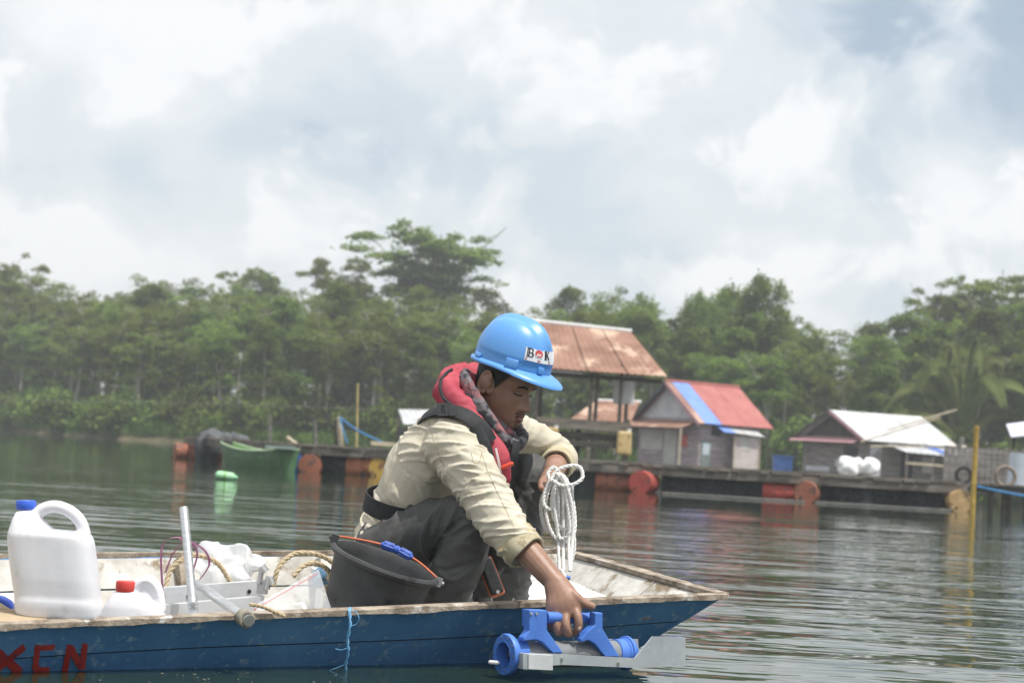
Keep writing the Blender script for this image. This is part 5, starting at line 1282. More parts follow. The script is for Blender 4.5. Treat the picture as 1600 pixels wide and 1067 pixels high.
def helmet():
    Fh = Vector((math.sin(HYAW), -math.cos(HYAW), 0)); Rh = Vector((-math.cos(HYAW), -math.sin(HYAW), 0))
    hp = R_(15.5); f = Fh * math.cos(hp) - Vector((0, 0, 1)) * math.sin(hp); u = Fh * math.sin(hp) + Vector((0, 0, 1)) * math.cos(hp); l = -Rh
    tilt = R_(2); l, u = l * math.cos(tilt) + u * math.sin(tilt), u * math.cos(tilt) - l * math.sin(tilt)
    C = J(801, 569, 6.165)
    T = lambda x, y, z: C + f * x + l * y + u * z
    he = bpy.data.objects.new('helmet', None); COL.objects.link(he); he.parent = PERSON; he.location = (0, 0, 0); he.matrix_parent_inverse = wm(PERSON).inverted()
    A, B, HH = .134, .114, .151
    def dome(ph, t, off=0.0):
        """ph around (0 front), t 0 rim .. 1 top"""
        th = t * math.pi / 2; c, s = math.cos(th) ** .72, math.sin(th) ** 1.0
        x, y, z = A * c * math.cos(ph), B * c * math.sin(ph), HH * s
        x -= .006 * s
        k = 1.0
        # raised crest running front to back with two grooves beside it
        w = math.exp(-(y / .017) ** 2) * (1 / (1 + math.exp(-(z - .085) / .009))); g = math.exp(-((abs(y) - .034) / .011) ** 2) * (1 / (1 + math.exp(-(z - .105) / .012))) * (1 / (1 + math.exp(-(x + .085) / .02)))
        n = Vector((x / A ** 2, y / B ** 2, z / HH ** 2)).normalized(); d = .0085 * w - .0045 * g + off
        # the band above the rim steps in slightly
        d -= .0028 / (1 + math.exp((z - .030) / .0025))
        return x + n.x * d, y + n.y * d, z + n.z * d
    n, mth = 112, 44; V = []; F = []
    for i in range(mth + 1):
        for j in range(n): V.append(T(*dome(2 * math.pi * j / n, i / mth)))
    for i in range(mth):
        for j in range(n): F.append((i * n + j, i * n + (j + 1) % n, (i + 1) * n + (j + 1) % n, (i + 1) * n + j))
    m = MB(); m.add(V, F); obj('shell', m, HELM, he, angle=80)
    # rim with rain lip, growing into the peak at the front
    prof = [(0.0, .002), (.35, -.001), (.8, -.004), (1.0, -.008), (1.02, -.013), (.95, -.014), (.6, -.009), (0, -.006)]
    V = []; F = []
    for j in range(n):
        ph = 2 * math.pi * j / n; c = math.cos(ph); fr = max(0, c) ** 1.6; wd = .011 + .043 * fr; x0, y0, _ = dome(ph, 0); L = math.hypot(x0, y0); dx, dy = x0 / L, y0 / L
        if fr > 0: dx, dy = dx * (1 - .0 * fr) + .25 * fr, dy; q = math.hypot(dx, dy); dx, dy = dx / q, dy / q
        for a, z in prof:
            V.append(T(x0 + dx * wd * a, y0 + dy * wd * a, z - .017 * fr * a ** 1.3 - .003 * max(0, -c)))
    k = len(prof)
    for j in range(n):
        for i in range(k): F.append((j * k + i, ((j + 1) % n) * k + i, ((j + 1) % n) * k + (i + 1) % k, j * k + (i + 1) % k))
    m = MB(); m.add(V, F); obj('brim', m, HELM, he, angle=70)
    # accessory slots
    for ph, w, h0, h1, dd in ((-1.15, .019, .0, .030, .009), (1.15, .019, .0, .03, .009), (-2.2, .017, -.001, .012, .009), (2.2, .017, 0, .012, .009), (-3.02, .015, .004, .034, .007), (-.33, .012, .004, .026, .008)):
        P = []; 
        for s in (-1, 1):
            a = ph + s * w / .125; b = ph + s * w * .8 / .125; x0, y0, _ = dome(a, 0); L = math.hypot(x0, y0); o = Vector((x0 / L, y0 / L, 0)); P.append((x0, y0, o, dome(b, .16)))
        m = MB(); V = []
        for x0, y0, o, tp in P:
            q = dd; V += [T(x0 - o.x * .006, y0 - o.y * .006, h0), T(x0 + o.x * q, y0 + o.y * q, h0), T(x0 + o.x * q * .75 - o.x * .002, y0 + o.y * q * .75 - o.y * .002, h1), T(x0 - o.x * .009, y0 - o.y * .009, h1)]
        m.add(V, [(0, 1, 2, 3), (7, 6, 5, 4), (1, 5, 6, 2), (2, 6, 7, 3), (0, 4, 5, 1), (0, 3, 7, 4)]); me = evalmesh(m, [('BEVEL', dict(width=.0016, segments=2))]); me.shade_smooth(); obj('accessory_slot', me, HELM, he)
    # sticker on the front
    def on(s, z, off):   # s: metres to the left of the front centre along the shell
        ph = (s * 1.22 - .030) / .122; z = .030 + (z - .030) * 1.15; t = math.asin(min(1, z / HH)) / (math.pi / 2); return T(*dome(ph, t, off))
    def patch(name, poly_rows, mat, off):
        P = [[on(s, z, off) for s, z in r] for r in poly_rows]; Q = [[on(s, z, off - .0012) for s, z in r] for r in poly_rows]; m = MB(); m.plate(P, Q); return obj(name, m, mat, st if name != 'sticker' else he, angle=70)
    white = M('white_sticker', (.72, .74, .78), (.80, .82, .85), 40, .5); blk = M('black_ink', (.02, .02, .03), (.03, .03, .04), 40, .5); red = M('red_ink', (.50, .06, .06), (.58, .10, .10), 40, .5); gry = M('grey_blue_ink', (.32, .38, .45), (.42, .47, .54), 120, .5)
    st = None; N_ = 25
    # s is negative on the wearer's right (towards the viewer)
    st = patch('sticker', [[(s, .037), (s, .045), (s, .06), (s, .072 - .003 * abs(math.sin(s * 160)))] for s in np.linspace(-.062, .062, N_)], white, .0022)
    def bars(name, rects, mat, off=.0034):
        for (s0, s1, z0, z1) in rects:
            patch(name, [[(s, z0), (s, (z0 + z1) / 2), (s, z1)] for s in np.linspace(s0, s1, 4)], mat, off)
    def letter(name, x, segs, mat):
        m = MB()
        for (ax, az), (bx, bz), w in segs:
            L = math.hypot(bx - ax, bz - az); nx, nz_ = -(bz - az) / L * w / 2, (bx - ax) / L * w / 2
            P = [[on(x + ax + (bx - ax) * t + s_ * nx, az + (bz - az) * t + s_ * nz_, .0036) for s_ in (-1, 1)] for t in (0, .5, 1)]; Q = [[on(x + ax + (bx - ax) * t + s_ * nx, az + (bz - az) * t + s_ * nz_, .0025) for s_ in (-1, 1)] for t in (0, .5, 1)]; m.plate(P, Q)
        obj(name, m, mat, st, smooth=False)
    z0, z1 = .048, .0705; zm = (z0 + z1) / 2
    letter('letter', -.056, [((0, z0), (0, z1), .0022), ((.0042, z0), (.0042, z1), .0034), ((-.002, z1 - .0008), (.013, z1 - .0008), .0018), ((-.002, z0 + .0008), (.014, z0 + .0008), .0018), ((.004, zm), (.013, zm), .0018), ((.013, z1 - .001), (.0155, z1 - .006), .0035), ((.0155, z1 - .005), (.013, zm), .003), ((.013, zm), (.017, zm - .005), .0036), ((.017, zm - .004), (.014, z0 + .001), .0036)], blk)
    m = MB(); cx, cz = -.0215, .0605; V = [on(cx, cz, .0036)]; 
    for j in range(20): a = 2 * math.pi * j / 20; V.append(on(cx + .0128 * math.cos(a), cz + .0098 * math.sin(a), .0036))
    m.add(V, [(0, 1 + j, 1 + (j + 1) % 20) for j in range(20)]); obj('red_disc', m, red, st)
    letter('disc_wave', cx, [((-.008, cz - .006), (-.003, cz - .001), .003), ((-.003, cz - .001), (.001, cz - .005), .003), ((.001, cz - .005), (.006, cz - .001), .003), ((-.011, cz - .0085), (.011, cz - .0085), .003)], white)
    letter('letter', .0, [((0, z0), (0, z1), .0022), ((.004, z0), (.004, z1), .0034), ((-.002, z1 - .0008), (.0075, z1 - .0008), .0018), ((-.002, z0 + .0008), (.0075, z0 + .0008), .0018), ((.005, zm), (.016, z1), .0028), ((.007, zm + .002), (.017, z0), .004)], blk)
    bars('print_band', [(-.060, .060, .0435, .0450)], gry); bars('print_band', [(-.060, .060, .0395, .0415)], red)
    # chin strap nape and suspension
    # sweat band / dark inside of the shell
    m = MB(); V = []
    for j in range(n):
        ph = 2 * math.pi * j / n
        for t in (0, .12, .3): x, y, z = dome(ph, t, -.004); V.append(T(x, y, z - .004))
    F = []
    for j in range(n):
        for i in range(2): F.append((j * 3 + i, ((j + 1) % n) * 3 + i, ((j + 1) % n) * 3 + i + 1, j * 3 + i + 1))
    m.add(V, F); obj('headband', m, BLACKW, he)
helmet()
# ------------------------------------------------------------------ gear in and beside the boat
HDPE = M('milky_plastic', (.68, .68, .715), (.78, .78, .815), 3, .42, .0008, 25, sub=.25, spec=.4, c3=(.60, .59, .58), s3=9, t3=.64)
CAPB = M('blue_cap', (.03, .10, .55), (.05, .14, .65), 8, .4); CAPR = M('red_cap', (.52, .04, .035), (.62, .07, .06), 8, .4)
ALU = M('brushed_aluminium', (.55, .56, .57), (.72, .73, .74), 20, .38, .0006, 80, (1, 1, 6), metal=.85)
ALUW = M('pale_aluminium_channel', (.58, .60, .62), (.74, .75, .77), 12, .4, metal=.45)
HEMP = M('hemp_rope', (.42, .33, .20), (.58, .48, .33), 60, .9, .0015, 220)
WROPE = M('white_braided_rope', (.66, .64, .62), (.82, .81, .79), 140, .8, .0014, 320)
BUCK = M('black_bucket_plastic', (.04, .041, .044), (.075, .077, .08), 6, .6, .0008, 60, c3=(.022, .022, .023), s3=11, t3=.60)
POLY = bpy.data.materials.new('clear_plastic'); POLY.use_nodes = True
def _poly():
    N = POLY.node_tree.nodes; L = POLY.node_tree.links; b = N['Principled BSDF']; b.inputs['Base Color'].default_value = (.8, .82, .85, 1); b.inputs['Roughness'].default_value = .12; b.inputs['Alpha'].default_value = .22
_poly()
POLYW = M('milky_film', (.70, .71, .73), (.85, .86, .88), 12, .3, alpha=.55)
SBLUE = M('blue_sampler_plastic', (.06, .165, .53), (.085, .21, .62), 9, .48, .0004, 80, c3=(.14, .25, .6), s3=45, t3=.65); SGREY = M('grey_pvc', (.31, .34, .36), (.41, .44, .46), 9, .45, .0006, 60, c3=(.5, .52, .53), s3=40, t3=.64); STUBE = M('smoky_tube', (.16, .175, .18), (.24, .255, .26), 9, .2, spec=.6); DARKB = M('dark_rubber', (.012, .014, .016), (.03, .03, .034), 10, .5)
STEEL = M('steel_screw', (.4, .4, .4), (.6, .6, .6), 9, .35, metal=.8)

def rrect_loft(secs, n=8):
    """secs: list of (center Vector, half x, half y, corner) in a frame x = right, y = away, z = up"""
    m = MB(); V = []; F = []; k = 4 * n
    for c, hx, hy, ex in secs:
        for j in range(k):
            a = 2 * math.pi * j / k; ca, sa = math.cos(a), math.sin(a); V.append(c + Vector((hx * math.copysign(abs(ca) ** ex, ca), hy * math.copysign(abs(sa) ** ex, sa), 0)))
    for i in range(len(secs) - 1):
        for j in range(k): F.append((i * k + j, i * k + (j + 1) % k, (i + 1) * k + (j + 1) % k, (i + 1) * k + j))
    F.append(tuple(range(k - 1, -1, -1))); F.append(tuple((len(secs) - 1) * k + j for j in range(k))); m.add(V, F); return m
def big_jug():
    Y = 5.17; e = empty('plastic_jug', W(92, 966, Y), 'large white plastic jug with blue cap and arched handle', 'jug')
    def row(y, xl, xr, d=.072, ex=.55): a, b = W(xl, y, Y), W(xr, y, Y); return ((a + b) / 2, (b.x - a.x) / 2, d, ex)
    rows = [row(966, 34, 152, .060), row(960, 27, 157, .068), row(946, 25, 158, .072), row(938, 26, 157, .0725), row(932, 25, 156, .069), row(904, 21, 153.5), row(875, 17, 150), row(846, 14.5, 146), row(836, 15, 143), row(829, 16.5, 138, .066), row(825, 18, 82, .06, .6), row(812, 21, 68, .05, .7), row(800, 26, 60, .036, .8)]
    m = rrect_loft(rows); p = lambda x, y: W(x, y, Y)
    m.tube([p(42, 812), p(41, 797)], [.034, .026], 18)
    m.tube(catmull([p(52, 808), p(66, 796), p(85, 791), p(106, 797), p(123, 811), p(131, 829), p(133, 848)], 4), [(.021, .017)] * 25, 14, up=(0, -1, 0))
    me = remesh(m, .0045, 5, .5); obj('jug_body', me, HDPE, e)
    # moulded waist line
    m = MB(); m.lathe([(0, -.001), (.024, 0), (.0265, .004), (.0265, .021), (.024, .025), (0, .026)], 28, Matrix.Translation(p(40.5, 796)) @ Matrix.Rotation(R_(-3), 4, 'Y')); obj('cap', m, CAPB, e)
    for j in range(28):
        pass
big_jug()
def small_jug():
    Y = 5.36; e = empty('plastic_jug', W(208, 1016, Y), 'small white plastic jug with red cap behind the boat rim', 'jug')
    p = lambda x, y: W(x, y, Y)
    def row(y, xl, xr, d=.055, ex=.6): a, b = p(xl, y), p(xr, y); return ((a + b) / 2, (b.x - a.x) / 2, d, ex)
    m = rrect_loft([row(1018, 158, 262, .05), row(1010, 153, 266), row(985, 153, 265), row(965, 157, 261), row(948, 164, 254, .052), row(935, 172, 236, .045, .7), row(928, 178, 220, .034, .8), row(922, 184, 212, .026, 1)])
    m.tube(catmull([p(206, 934), p(214, 915), p(229, 906), p(243, 915), p(249, 935), p(251, 955)], 4), [(.019, .016)] * 21, 12, up=(0, -1, 0))
    m.ell(p(231, 930), (.034, .012, .040))
    obj('jug_body', remesh(m, .0045, 5, .5), HDPE, e)
    m = MB(); pr = [(0, 0), (.028, 0), (.0305, .004), (.0305, .026), (.028, .031), (0, .032)]; m.lathe(pr, 28, Matrix.Translation(p(197.5, 925))); obj('cap', m, CAPR, e)
small_jug()
def cloth_lump(name, c, r, mat, label, cat, seed=0, vox=.006, amp=.02, sc=14):
    m = MB(); rd = random.Random(seed)
    for k in range(7): m.ell(c + Vector((rd.uniform(-.5, .5) * r[0], rd.uniform(-.5, .5) * r[1], rd.uniform(-.4, .4) * r[2])), (r[0] * .62, r[1] * .62, r[2] * .62))
    me = remesh(m, vox, 2); V = coords(me); Nn = normals(me); V += Nn * np.array([amp * (1 - 2 * abs(noise.noise(Vector(v) * sc + Vector((seed, 0, 0))))) - amp * .4 for v in V])[:, None]; set_coords(me, V)
    return tag(obj(name, me, mat), label, cat)
cloth_lump('blue_bag', W(-6, 952, 5.35), (.05, .06, .06), M('blue_tarp_cloth', (.02, .05, .28), (.04, .09, .4), 9, .6), 'bright blue bag at the left edge beside the large jug', 'bag', 3)
cloth_lump('plastic_bag', W(352, 895, 6.0), (.105, .07, .085), POLYW, 'crumpled milky plastic bag inside the boat behind the metal pipe', 'bag', 5, .005, .028, 16)
cloth_lump('blue_cloth', W(513, 897, 6.2), (.05, .05, .04), M('grey_blue_cloth', (.06, .14, .22), (.1, .2, .3), 9, .8), 'small blue cloth tucked behind the black bucket', 'cloth', 8)

def frame():
    e = empty('aluminium_frame', W(330, 985, 5.6), 'aluminium channel frame lying in the boat with an upright pipe', 'frame')
    for k, (a, b, h) in enumerate(((W(238, 934, 5.66), W(408, 921, 5.86), .05), (W(236, 962, 5.55), W(412, 945, 5.75), .05))):
        m = MB(); d = (b - a).normalized(); m.beam(a, b, .006, h); up = Vector((0, 0, 1))
        for s in (-1, 1): m.beam(a + up * (s * h / 2) + V_ * .012, b + up * (s * h / 2) + V_ * .012, .03, .005)
        me = mesh_of('channel', m, False); c = obj('channel', me, ALUW, e)
        for t in ((.09, .32, .88) if k == 0 else ()):
            q = a.lerp(b, t) - V_ * .0045 - up * .002; mm = MB(); mm.tube([q, q - V_ * .002], .0065, 12); obj('bolt_hole', mm, DARKB, c)
    m = MB(); a, b = W(304, 972, 5.50), W(287, 793, 5.62); t = .16
    m.tube([a.lerp(b, .12), a.lerp(b, .3), b], .0128, 16); obj('upright_pipe', m, ALU, e)
    m = MB(); m.beam(a + Vector((0, 0, -.03)), a.lerp(b, .17), .030, .010, (0, -1, 0)); br = obj('foot_bracket', m, ALU, e, smooth=False)
    for py in (944, 964):
        q = W(303 + (0 if py > 950 else -1), py, 5.485); mm = MB(); mm.tube([q, q + Vector((0, -.012, 0))], .008, 8); mm.tube([q + Vector((0, -.012, 0)), q + Vector((0, -.016, 0))], .005, 8); obj('bolt', mm, STEEL, br)
    m = MB(); a, b = W(308, 912, 5.62), W(388, 969, 5.30); m.tube([a, b], .0135, 16); obj('lying_pipe', m, ALU, e)
    d = (b - a).normalized(); m = MB(); m.tube([b - d * .002, b + d * .004], .0155, 16); obj('pipe_end_cap', m, STEEL, e)
    m = MB()
    for k in range(4): 
        c = b - d * (.012 + .009 * k); x = d.cross(Vector((0, 0, 1))).normalized(); y = d.cross(x); m.tube([c + x * (.019 * math.cos(t)) + y * (.019 * math.sin(t)) + d * (.004 * math.sin(t + k)) for t in np.linspace(0, 2 * math.pi, 15)[:-1]], .0058, 7, closed=True)
    tag(obj('rope_knot', m, M('grey_cord', (.22, .20, .16), (.36, .33, .27), 80, .9, .001, 200)), 'grey cord wound round the end of the lying pipe', 'knot')
    # clamp with threaded rods
    c = empty('rod_clamp', W(408, 930, 5.75), 'small steel clamp with threaded rods on the frame', 'clamp')
    for (ax, ay), (bx, by), r in (((404, 912), (410, 886), .008), ((394, 891), (414, 889), .004), ((401, 908), (424, 905), .004), ((417, 920), (420, 900), .009), ((409, 884), (416, 893), .011), ((422, 902), (426, 912), .011)):
        m = MB(); m.tube([W(ax, ay, 5.74), W(bx, by, 5.74)], r, 8); obj('rod', m, STEEL, c)
    m = MB(); m.box(W(410, 918, 5.76), (.03, .03, .035)); obj('clamp_block', m, STEEL, c, smooth=False)
frame()
def twisted(pts, r, closed=False, sub=14):
    """three strand rope along points"""
    q = [Vector(p) for p in catmull(pts, sub, closed)]; m = MB(); L = 0; acc = [0]
    for i in range(1, len(q)): L += (q[i] - q[i - 1]).length; acc.append(L)
    for s in range(3):
        path = []
        for i, p in enumerate(q):
            t = (q[min(i + 1, len(q) - 1)] - q[max(i - 1, 0)]).normalized(); x = t.cross(Vector((.3, -1, .2))).normalized(); y = t.cross(x); a = acc[i] / (r * 7) * 2 * math.pi + s * 2.094; path.append(p + (x * math.cos(a) + y * math.sin(a)) * r * .5)
        m.tube(path, r * .56, 6)
    return m
RP = [([(257, 928, 5.78), (266, 892, 5.80), (288, 872, 5.82), (314, 868, 5.85), (342, 882, 5.88), (363, 915, 5.9)], 'hemp rope arching round the upright pipe'),
      ([(427, 915, 5.85), (436, 885, 5.86), (458, 866, 5.9), (486, 864, 5.92), (512, 873, 5.95), (530, 890, 5.98)], 'hemp rope arching high left of the black bucket'),
      ([(458, 900, 5.80), (474, 884, 5.82), (495, 880, 5.86), (513, 892, 5.9), (518, 912, 5.92)], 'lower hemp rope arch left of the black bucket'),
      ([(390, 944, 5.36), (408, 947, 5.38), (428, 955, 5.40), (446, 963, 5.41)], 'short hemp rope end running from the knot to the rim'),
      ([(512, 900, 5.86), (519, 912, 5.84), (506, 920, 5.82), (520, 926, 5.82), (508, 934, 5.80), (522, 940, 5.80)], 'coiled hemp rope pile against the black bucket')]
for pts, lab in RP:
    tag(obj('hemp_rope', twisted([W(*p) for p in pts], .0078 if 'short' not in lab else .0055)  , HEMP), lab, 'rope', 'hemp ropes in the boat')
m = MB()
for pts in ([(254, 925, 5.66), (254, 850, 5.6), (288, 841, 5.585), (270, 865, 5.6), (258, 895, 5.64)], [(288, 841, 5.585), (318, 858, 5.6), (327, 880, 5.62), (316, 900, 5.64), (304, 912, 5.66)], [(292, 842, 5.6), (308, 862, 5.64), (302, 890, 5.66)]):
    q = [Vector(p) for p in catmull([W(*p) for p in pts], 6)]; P = [[p + Vector((-.003, 0, -.0015)), p + Vector((.003, .001, .0015))] for p in q]; m.plate(P, [[p + Vector((0, .001, 0)) for p in r] for r in P])
m.tube([W(288, 842, 5.62) + Vector((.0145 * math.cos(t), .0145 * math.sin(t), .002 * math.sin(t))) for t in np.linspace(0, 6.28, 13)[:-1]], .0025, 6, closed=True)
tag(obj('pink_ribbon', m, M('pink_raffia', (.36, .13, .25), (.5, .22, .36), 30, .6)), 'pink raffia ribbon tied round the upright pipe', 'ribbon')
def ziplock():
    e = empty('zip_bag', W(455, 965, 5.5), 'clear zip bag with red seal line leaning beside the bucket', 'bag'); Y0 = 5.47
    c = [Vector(W(398, 946, Y0 + .02)), Vector(W(498, 889, Y0 + .16)), Vector(W(524, 972, Y0 + .10)), Vector(W(415, 984, Y0 - .02))]
    def bag(off):
        P = []
        for i in range(13):
            r = []
            for k in range(11):
                a, b = i / 12, k / 10; p = c[0].lerp(c[1], a).lerp(c[3].lerp(c[2], a), b); bul = math.sin(math.pi * a) * math.sin(math.pi * min(1, b * .9 + .05)); r.append(p + Vector((0, off * (.03 * bul + .002) + .010 * bul * noise.noise(Vector((a * 4, b * 4, off))), .004 * noise.noise(Vector((a * 5, b * 5, 3))))))
            P.append(r)
        return P
    m = MB(); m.plate(bag(-1), bag(1)); obj('film', m, POLY, e)
    q = [c[0].lerp(c[1], t) + Vector((0, -.006, -.010)) for t in np.linspace(0, 1, 9)]; m = MB(); m.tube(q, .0016, 6); obj('seal_line', m, CAPR, e)
    q = [c[0].lerp(c[1], t) + Vector((0, -.004, -.001)) for t in np.linspace(0, 1, 9)]; m = MB(); m.tube(q, .001, 6); obj('top_edge', m, POLYW, e)
ziplock()

def bucket():
    Y = 5.83; c = W(603, 876, Y); ax = (Vector((math.sin(R_(16.5)), 0, math.cos(R_(16.5)))) + Vector((0, -.10, 0))).normalized(); x = Vector((1, 0, 0)); x = (x - ax * x.dot(ax)).normalized(); y = ax.cross(x)
    Mx = Matrix(((x.x, y.x, ax.x, c.x), (x.y, y.y, ax.y, c.y), (x.z, y.z, ax.z, c.z), (0, 0, 0, 1))); R1, R0, hh = .166, .128, .255
    e = empty('bucket', Mx @ Vector((0, 0, -hh)), 'black plastic bucket tilted over with orange wire handle and blue grip', 'bucket')
    pr = [(0, -hh), (R0 - .006, -hh), (R0, -hh + .008), (R1 - .010, -.022), (R1 - .006, -.020), (R1 + .004, -.016), (R1 + .007, -.006), (R1 + .003, .0025), (R1 - .006, .003), (R1 - .012, -.006), (R0 - .004, -hh + .012), (0, -hh + .014)]
    fine = []
    for (r0, z0), (r1, z1) in zip(pr[:-1], pr[1:]):
        n = max(1, int(math.hypot(r1 - r0, z1 - z0) / .02)); fine += [(r0 + (r1 - r0) * i / n, z0 + (z1 - z0) * i / n) for i in range(n)]
    fine.append(pr[-1]); m = MB(); m.lathe(fine, 72, Mx); o = obj('pail', m, BUCK, e); V = coords(o.data); Nn = normals(o.data); V += Nn * np.array([.0025 * noise.noise(Vector(v) * 9) for v in V])[:, None]; set_coords(o.data, V)
    hd = empty('bail_handle', (0, 0, 0)); hd.parent = e; hd.matrix_parent_inverse = wm(e).inverted()
    a, b = Mx @ Vector((-R1 - .002, .0, .012)), Mx @ Vector((R1 + .004, .0, -.006))
    for p, s in ((a, -1), (b, 1)):
        m = MB(); m.box(p, (.022, .02, .026), Mx.to_3x3()); m.tube([p + x * (s * .004), p + x * (s * .018)], .006, 8); obj('ear', m, BUCK if s < 0 else STEEL, hd, smooth=False)
    arch = [a + ax * .008, Mx @ Vector((-.11, .035, .026)), Mx @ Vector((-.035, .05, .034)), Mx @ Vector((.03, .05, .034)), Mx @ Vector((.10, .03, .024)), b + ax * .006]
    q = catmull(arch, 6); m = MB(); m.tube(q, .0034, 8); obj('wire', m, M('orange_wire', (.50, .11, .05), (.62, .18, .09), 30, .5), hd)
    g = [Vector(p) for p in q[13:22]]; m = MB(); m.tube(g, [.0105, .0125, .0115, .0095, .014, .0095, .0115, .0125, .0105], 14, round_cap=1)
    for k in (0, 1, 2, 5, 6, 7):
        t = (g[k + 1] - g[k]).normalized(); xx = t.cross(Vector((0, 0, 1))).normalized(); yy = t.cross(xx)
        for j in range(8): aa = j * math.pi / 4; o_ = (xx * math.cos(aa) + yy * math.sin(aa)) * .0122; m.tube([g[k] + o_, g[k + 1] + o_], .0018, 4)
    obj('grip', m, M('blue_grip', (.04, .10, .42), (.07, .15, .52), 20, .5), hd)
bucket()

def ray_plane(px, py, P0, Nn):
    d = _f * FPX + _r * (px - 800) + _u * (533.5 - py); o = Vector((0, 0, CAMZ)); t = (P0 - o).dot(Nn) / d.dot(Nn); return o + d * t
def sampler():
    S0 = W(880, 1021, 5.72); up = Vector((0, 0, 1)); e = empty('water_sampler', S0 - up * .05, 'blue and grey tube water sampler with tail fin hanging at the water beside the hull', 'sampler')
    A = lambda s, t, z: S0 + U_ * s - V_ * t + up * z       # t towards the viewer
    N_ = -V_
    Mt = Matrix(((-V_.x, 0, U_.x, S0.x), (-V_.y, 0, U_.y, S0.y), (0, 1, 0, S0.z), (0, 0, 0, 1)))
    m = MB(); m.lathe([(.031, -.17), (.039, -.17), (.039, .215), (.031, .215), (.031, -.17)], 40, Mt); obj('tube', m, STUBE, e)
    m = MB(); m.lathe([(.036, -.215), (.037, -.212), (.058, -.212), (.060, -.208), (.060, -.198), (.058, -.194), (.046, -.192), (.046, -.150), (.040, -.148), (.036, -.150), (.036, -.215)], 48, Mt); ring = obj('end_ring', m, SBLUE, e)
    for j in range(10):
        a = j * .628; p = A(-.2125, .05 * math.cos(a), .05 * math.sin(a)); mm = MB(); mm.tube([p, p - U_ * .002], .003, 8); obj('ring_screw', mm, STEEL, ring)
    m = MB(); m.lathe([(0, -.165), (.035, -.165), (.035, -.175), (0, -.178)], 32, Mt); obj('end_seal', m, DARKB, e)
    q = [A(-.185 + .0028 * i / 3, .017 * math.cos(i * .9), .004 + .017 * math.sin(i * .9)) for i in range(30)]; m = MB(); m.tube(q, .003, 6); obj('closing_spring', m, STEEL, e)
    m = MB(); m.lathe([(.0, .25), (.043, .25), (.047, .245), (.047, .222), (.043, .218), (.043, .19), (.038, .188)], 40, Mt); obj('end_cap', m, SBLUE, e)
    m = MB(); m.lathe([(.050, .238), (.052, .236), (.052, .230), (.050, .228), (.046, .228), (.046, .238), (.050, .238)], 40, Mt); obj('cap_rib', m, SBLUE, e)
    def plate(name, pts, t, th, mat, parent=e, bev=.0015):
        P0 = A(0, t, 0); poly = [ray_plane(x, y, P0, V_) for x, y in pts]; mm = MB(); mm.prism(poly, N_ * 0, N_ * -th); me = evalmesh(mm, [('BEVEL', dict(width=bev, segments=2, limit_method='ANGLE'))]) if bev else mesh_of(name, mm, False); return obj(name, me, mat, parent)
    lb = [(827, 952), (855, 953), (855, 984), (881, 1020), (864, 1020), (848, 1003), (838, 999), (819, 1001), (819, 996), (827, 985)]
    rb = [(930, 957), (942, 957), (942, 982), (969, 1026), (946, 1026), (930, 1006), (920, 1000), (908, 1003), (908, 998), (918, 986), (930, 976)]
    for pts in (lb, rb):
        br = plate('bracket', pts, .052, .030, SBLUE, bev=.003); plate('bracket', pts, -.022, .030, SBLUE, bev=.003)
        top = [p for p in pts if p[1] < 986]; plate('bracket_bridge', [(top[0][0] + 1, top[0][1] + 1), (top[1][0] - 1, top[1][1] + 1), (top[1][0] - 1, 980), (top[0][0] + 1, 980)], .021, .042, SBLUE, bev=.002)
        if pts is lb:
            for x in (830, 838): p = ray_plane(x, 958, A(0, .052, 0), V_); mm = MB(); mm.tube([p, p + N_ * .003], .0042, 12); obj('bracket_screw', mm, STEEL, br)
    m = MB(); a, b = ray_plane(853, 964, A(0, .0, 0), V_), ray_plane(933, 966, A(0, .0, 0), V_); m.tube([a, b], .0165, 18); obj('handle', m, SBLUE, e)
    rail = [(818, 1020), (866, 1021), (992, 1028), (1020, 994), (1071, 996), (1071, 1040), (996, 1043), (878, 1038), (818, 1043)]
    rl = plate('rail', rail, .064, .006, SGREY, bev=0)
    plate('rail_block', [(826, 1021), (864, 1023), (864, 1047), (826, 1045)], .082, .017, M('pale_grey_pvc', (.50, .52, .53), (.58, .60, .61), 40, .5, .0005, 120), bev=.001)
    plate('end_block', [(817, 1020), (826, 1021), (826, 1046), (817, 1045)], .078, .03, SGREY, bev=.001)
    plate('tail_fin', [(948, 998), (997, 998), (999, 1030), (948, 1028)], -.058, .005, SGREY, bev=0)
    for x, y in ((878, 1028), (966, 1035)):
        p = ray_plane(x, y, A(0, .064, 0), V_); mm = MB(); mm.tube([p, p + N_ * .003], .0055, 12); mm.tube([p, p + N_ * .006], .003, 8); obj('rail_bolt', mm, STEEL, rl)
    return A
SA = sampler()
m = MB(); m.tube([W(766, 1034, 5.62), W(778, 1035, 5.61)], .006, 10, round_cap=3); tag(obj('float_bead', m, HDPE), 'small white bead floating at the left end of the sampler', 'bead')
m = MB(); m.tube([W(884, 977, 5.735), W(892, 975, 5.735)], .007, 10, round_cap=2); tag(obj('white_toggle', m, HDPE), 'small white toggle held under the fingers on the sampler handle', 'toggle')

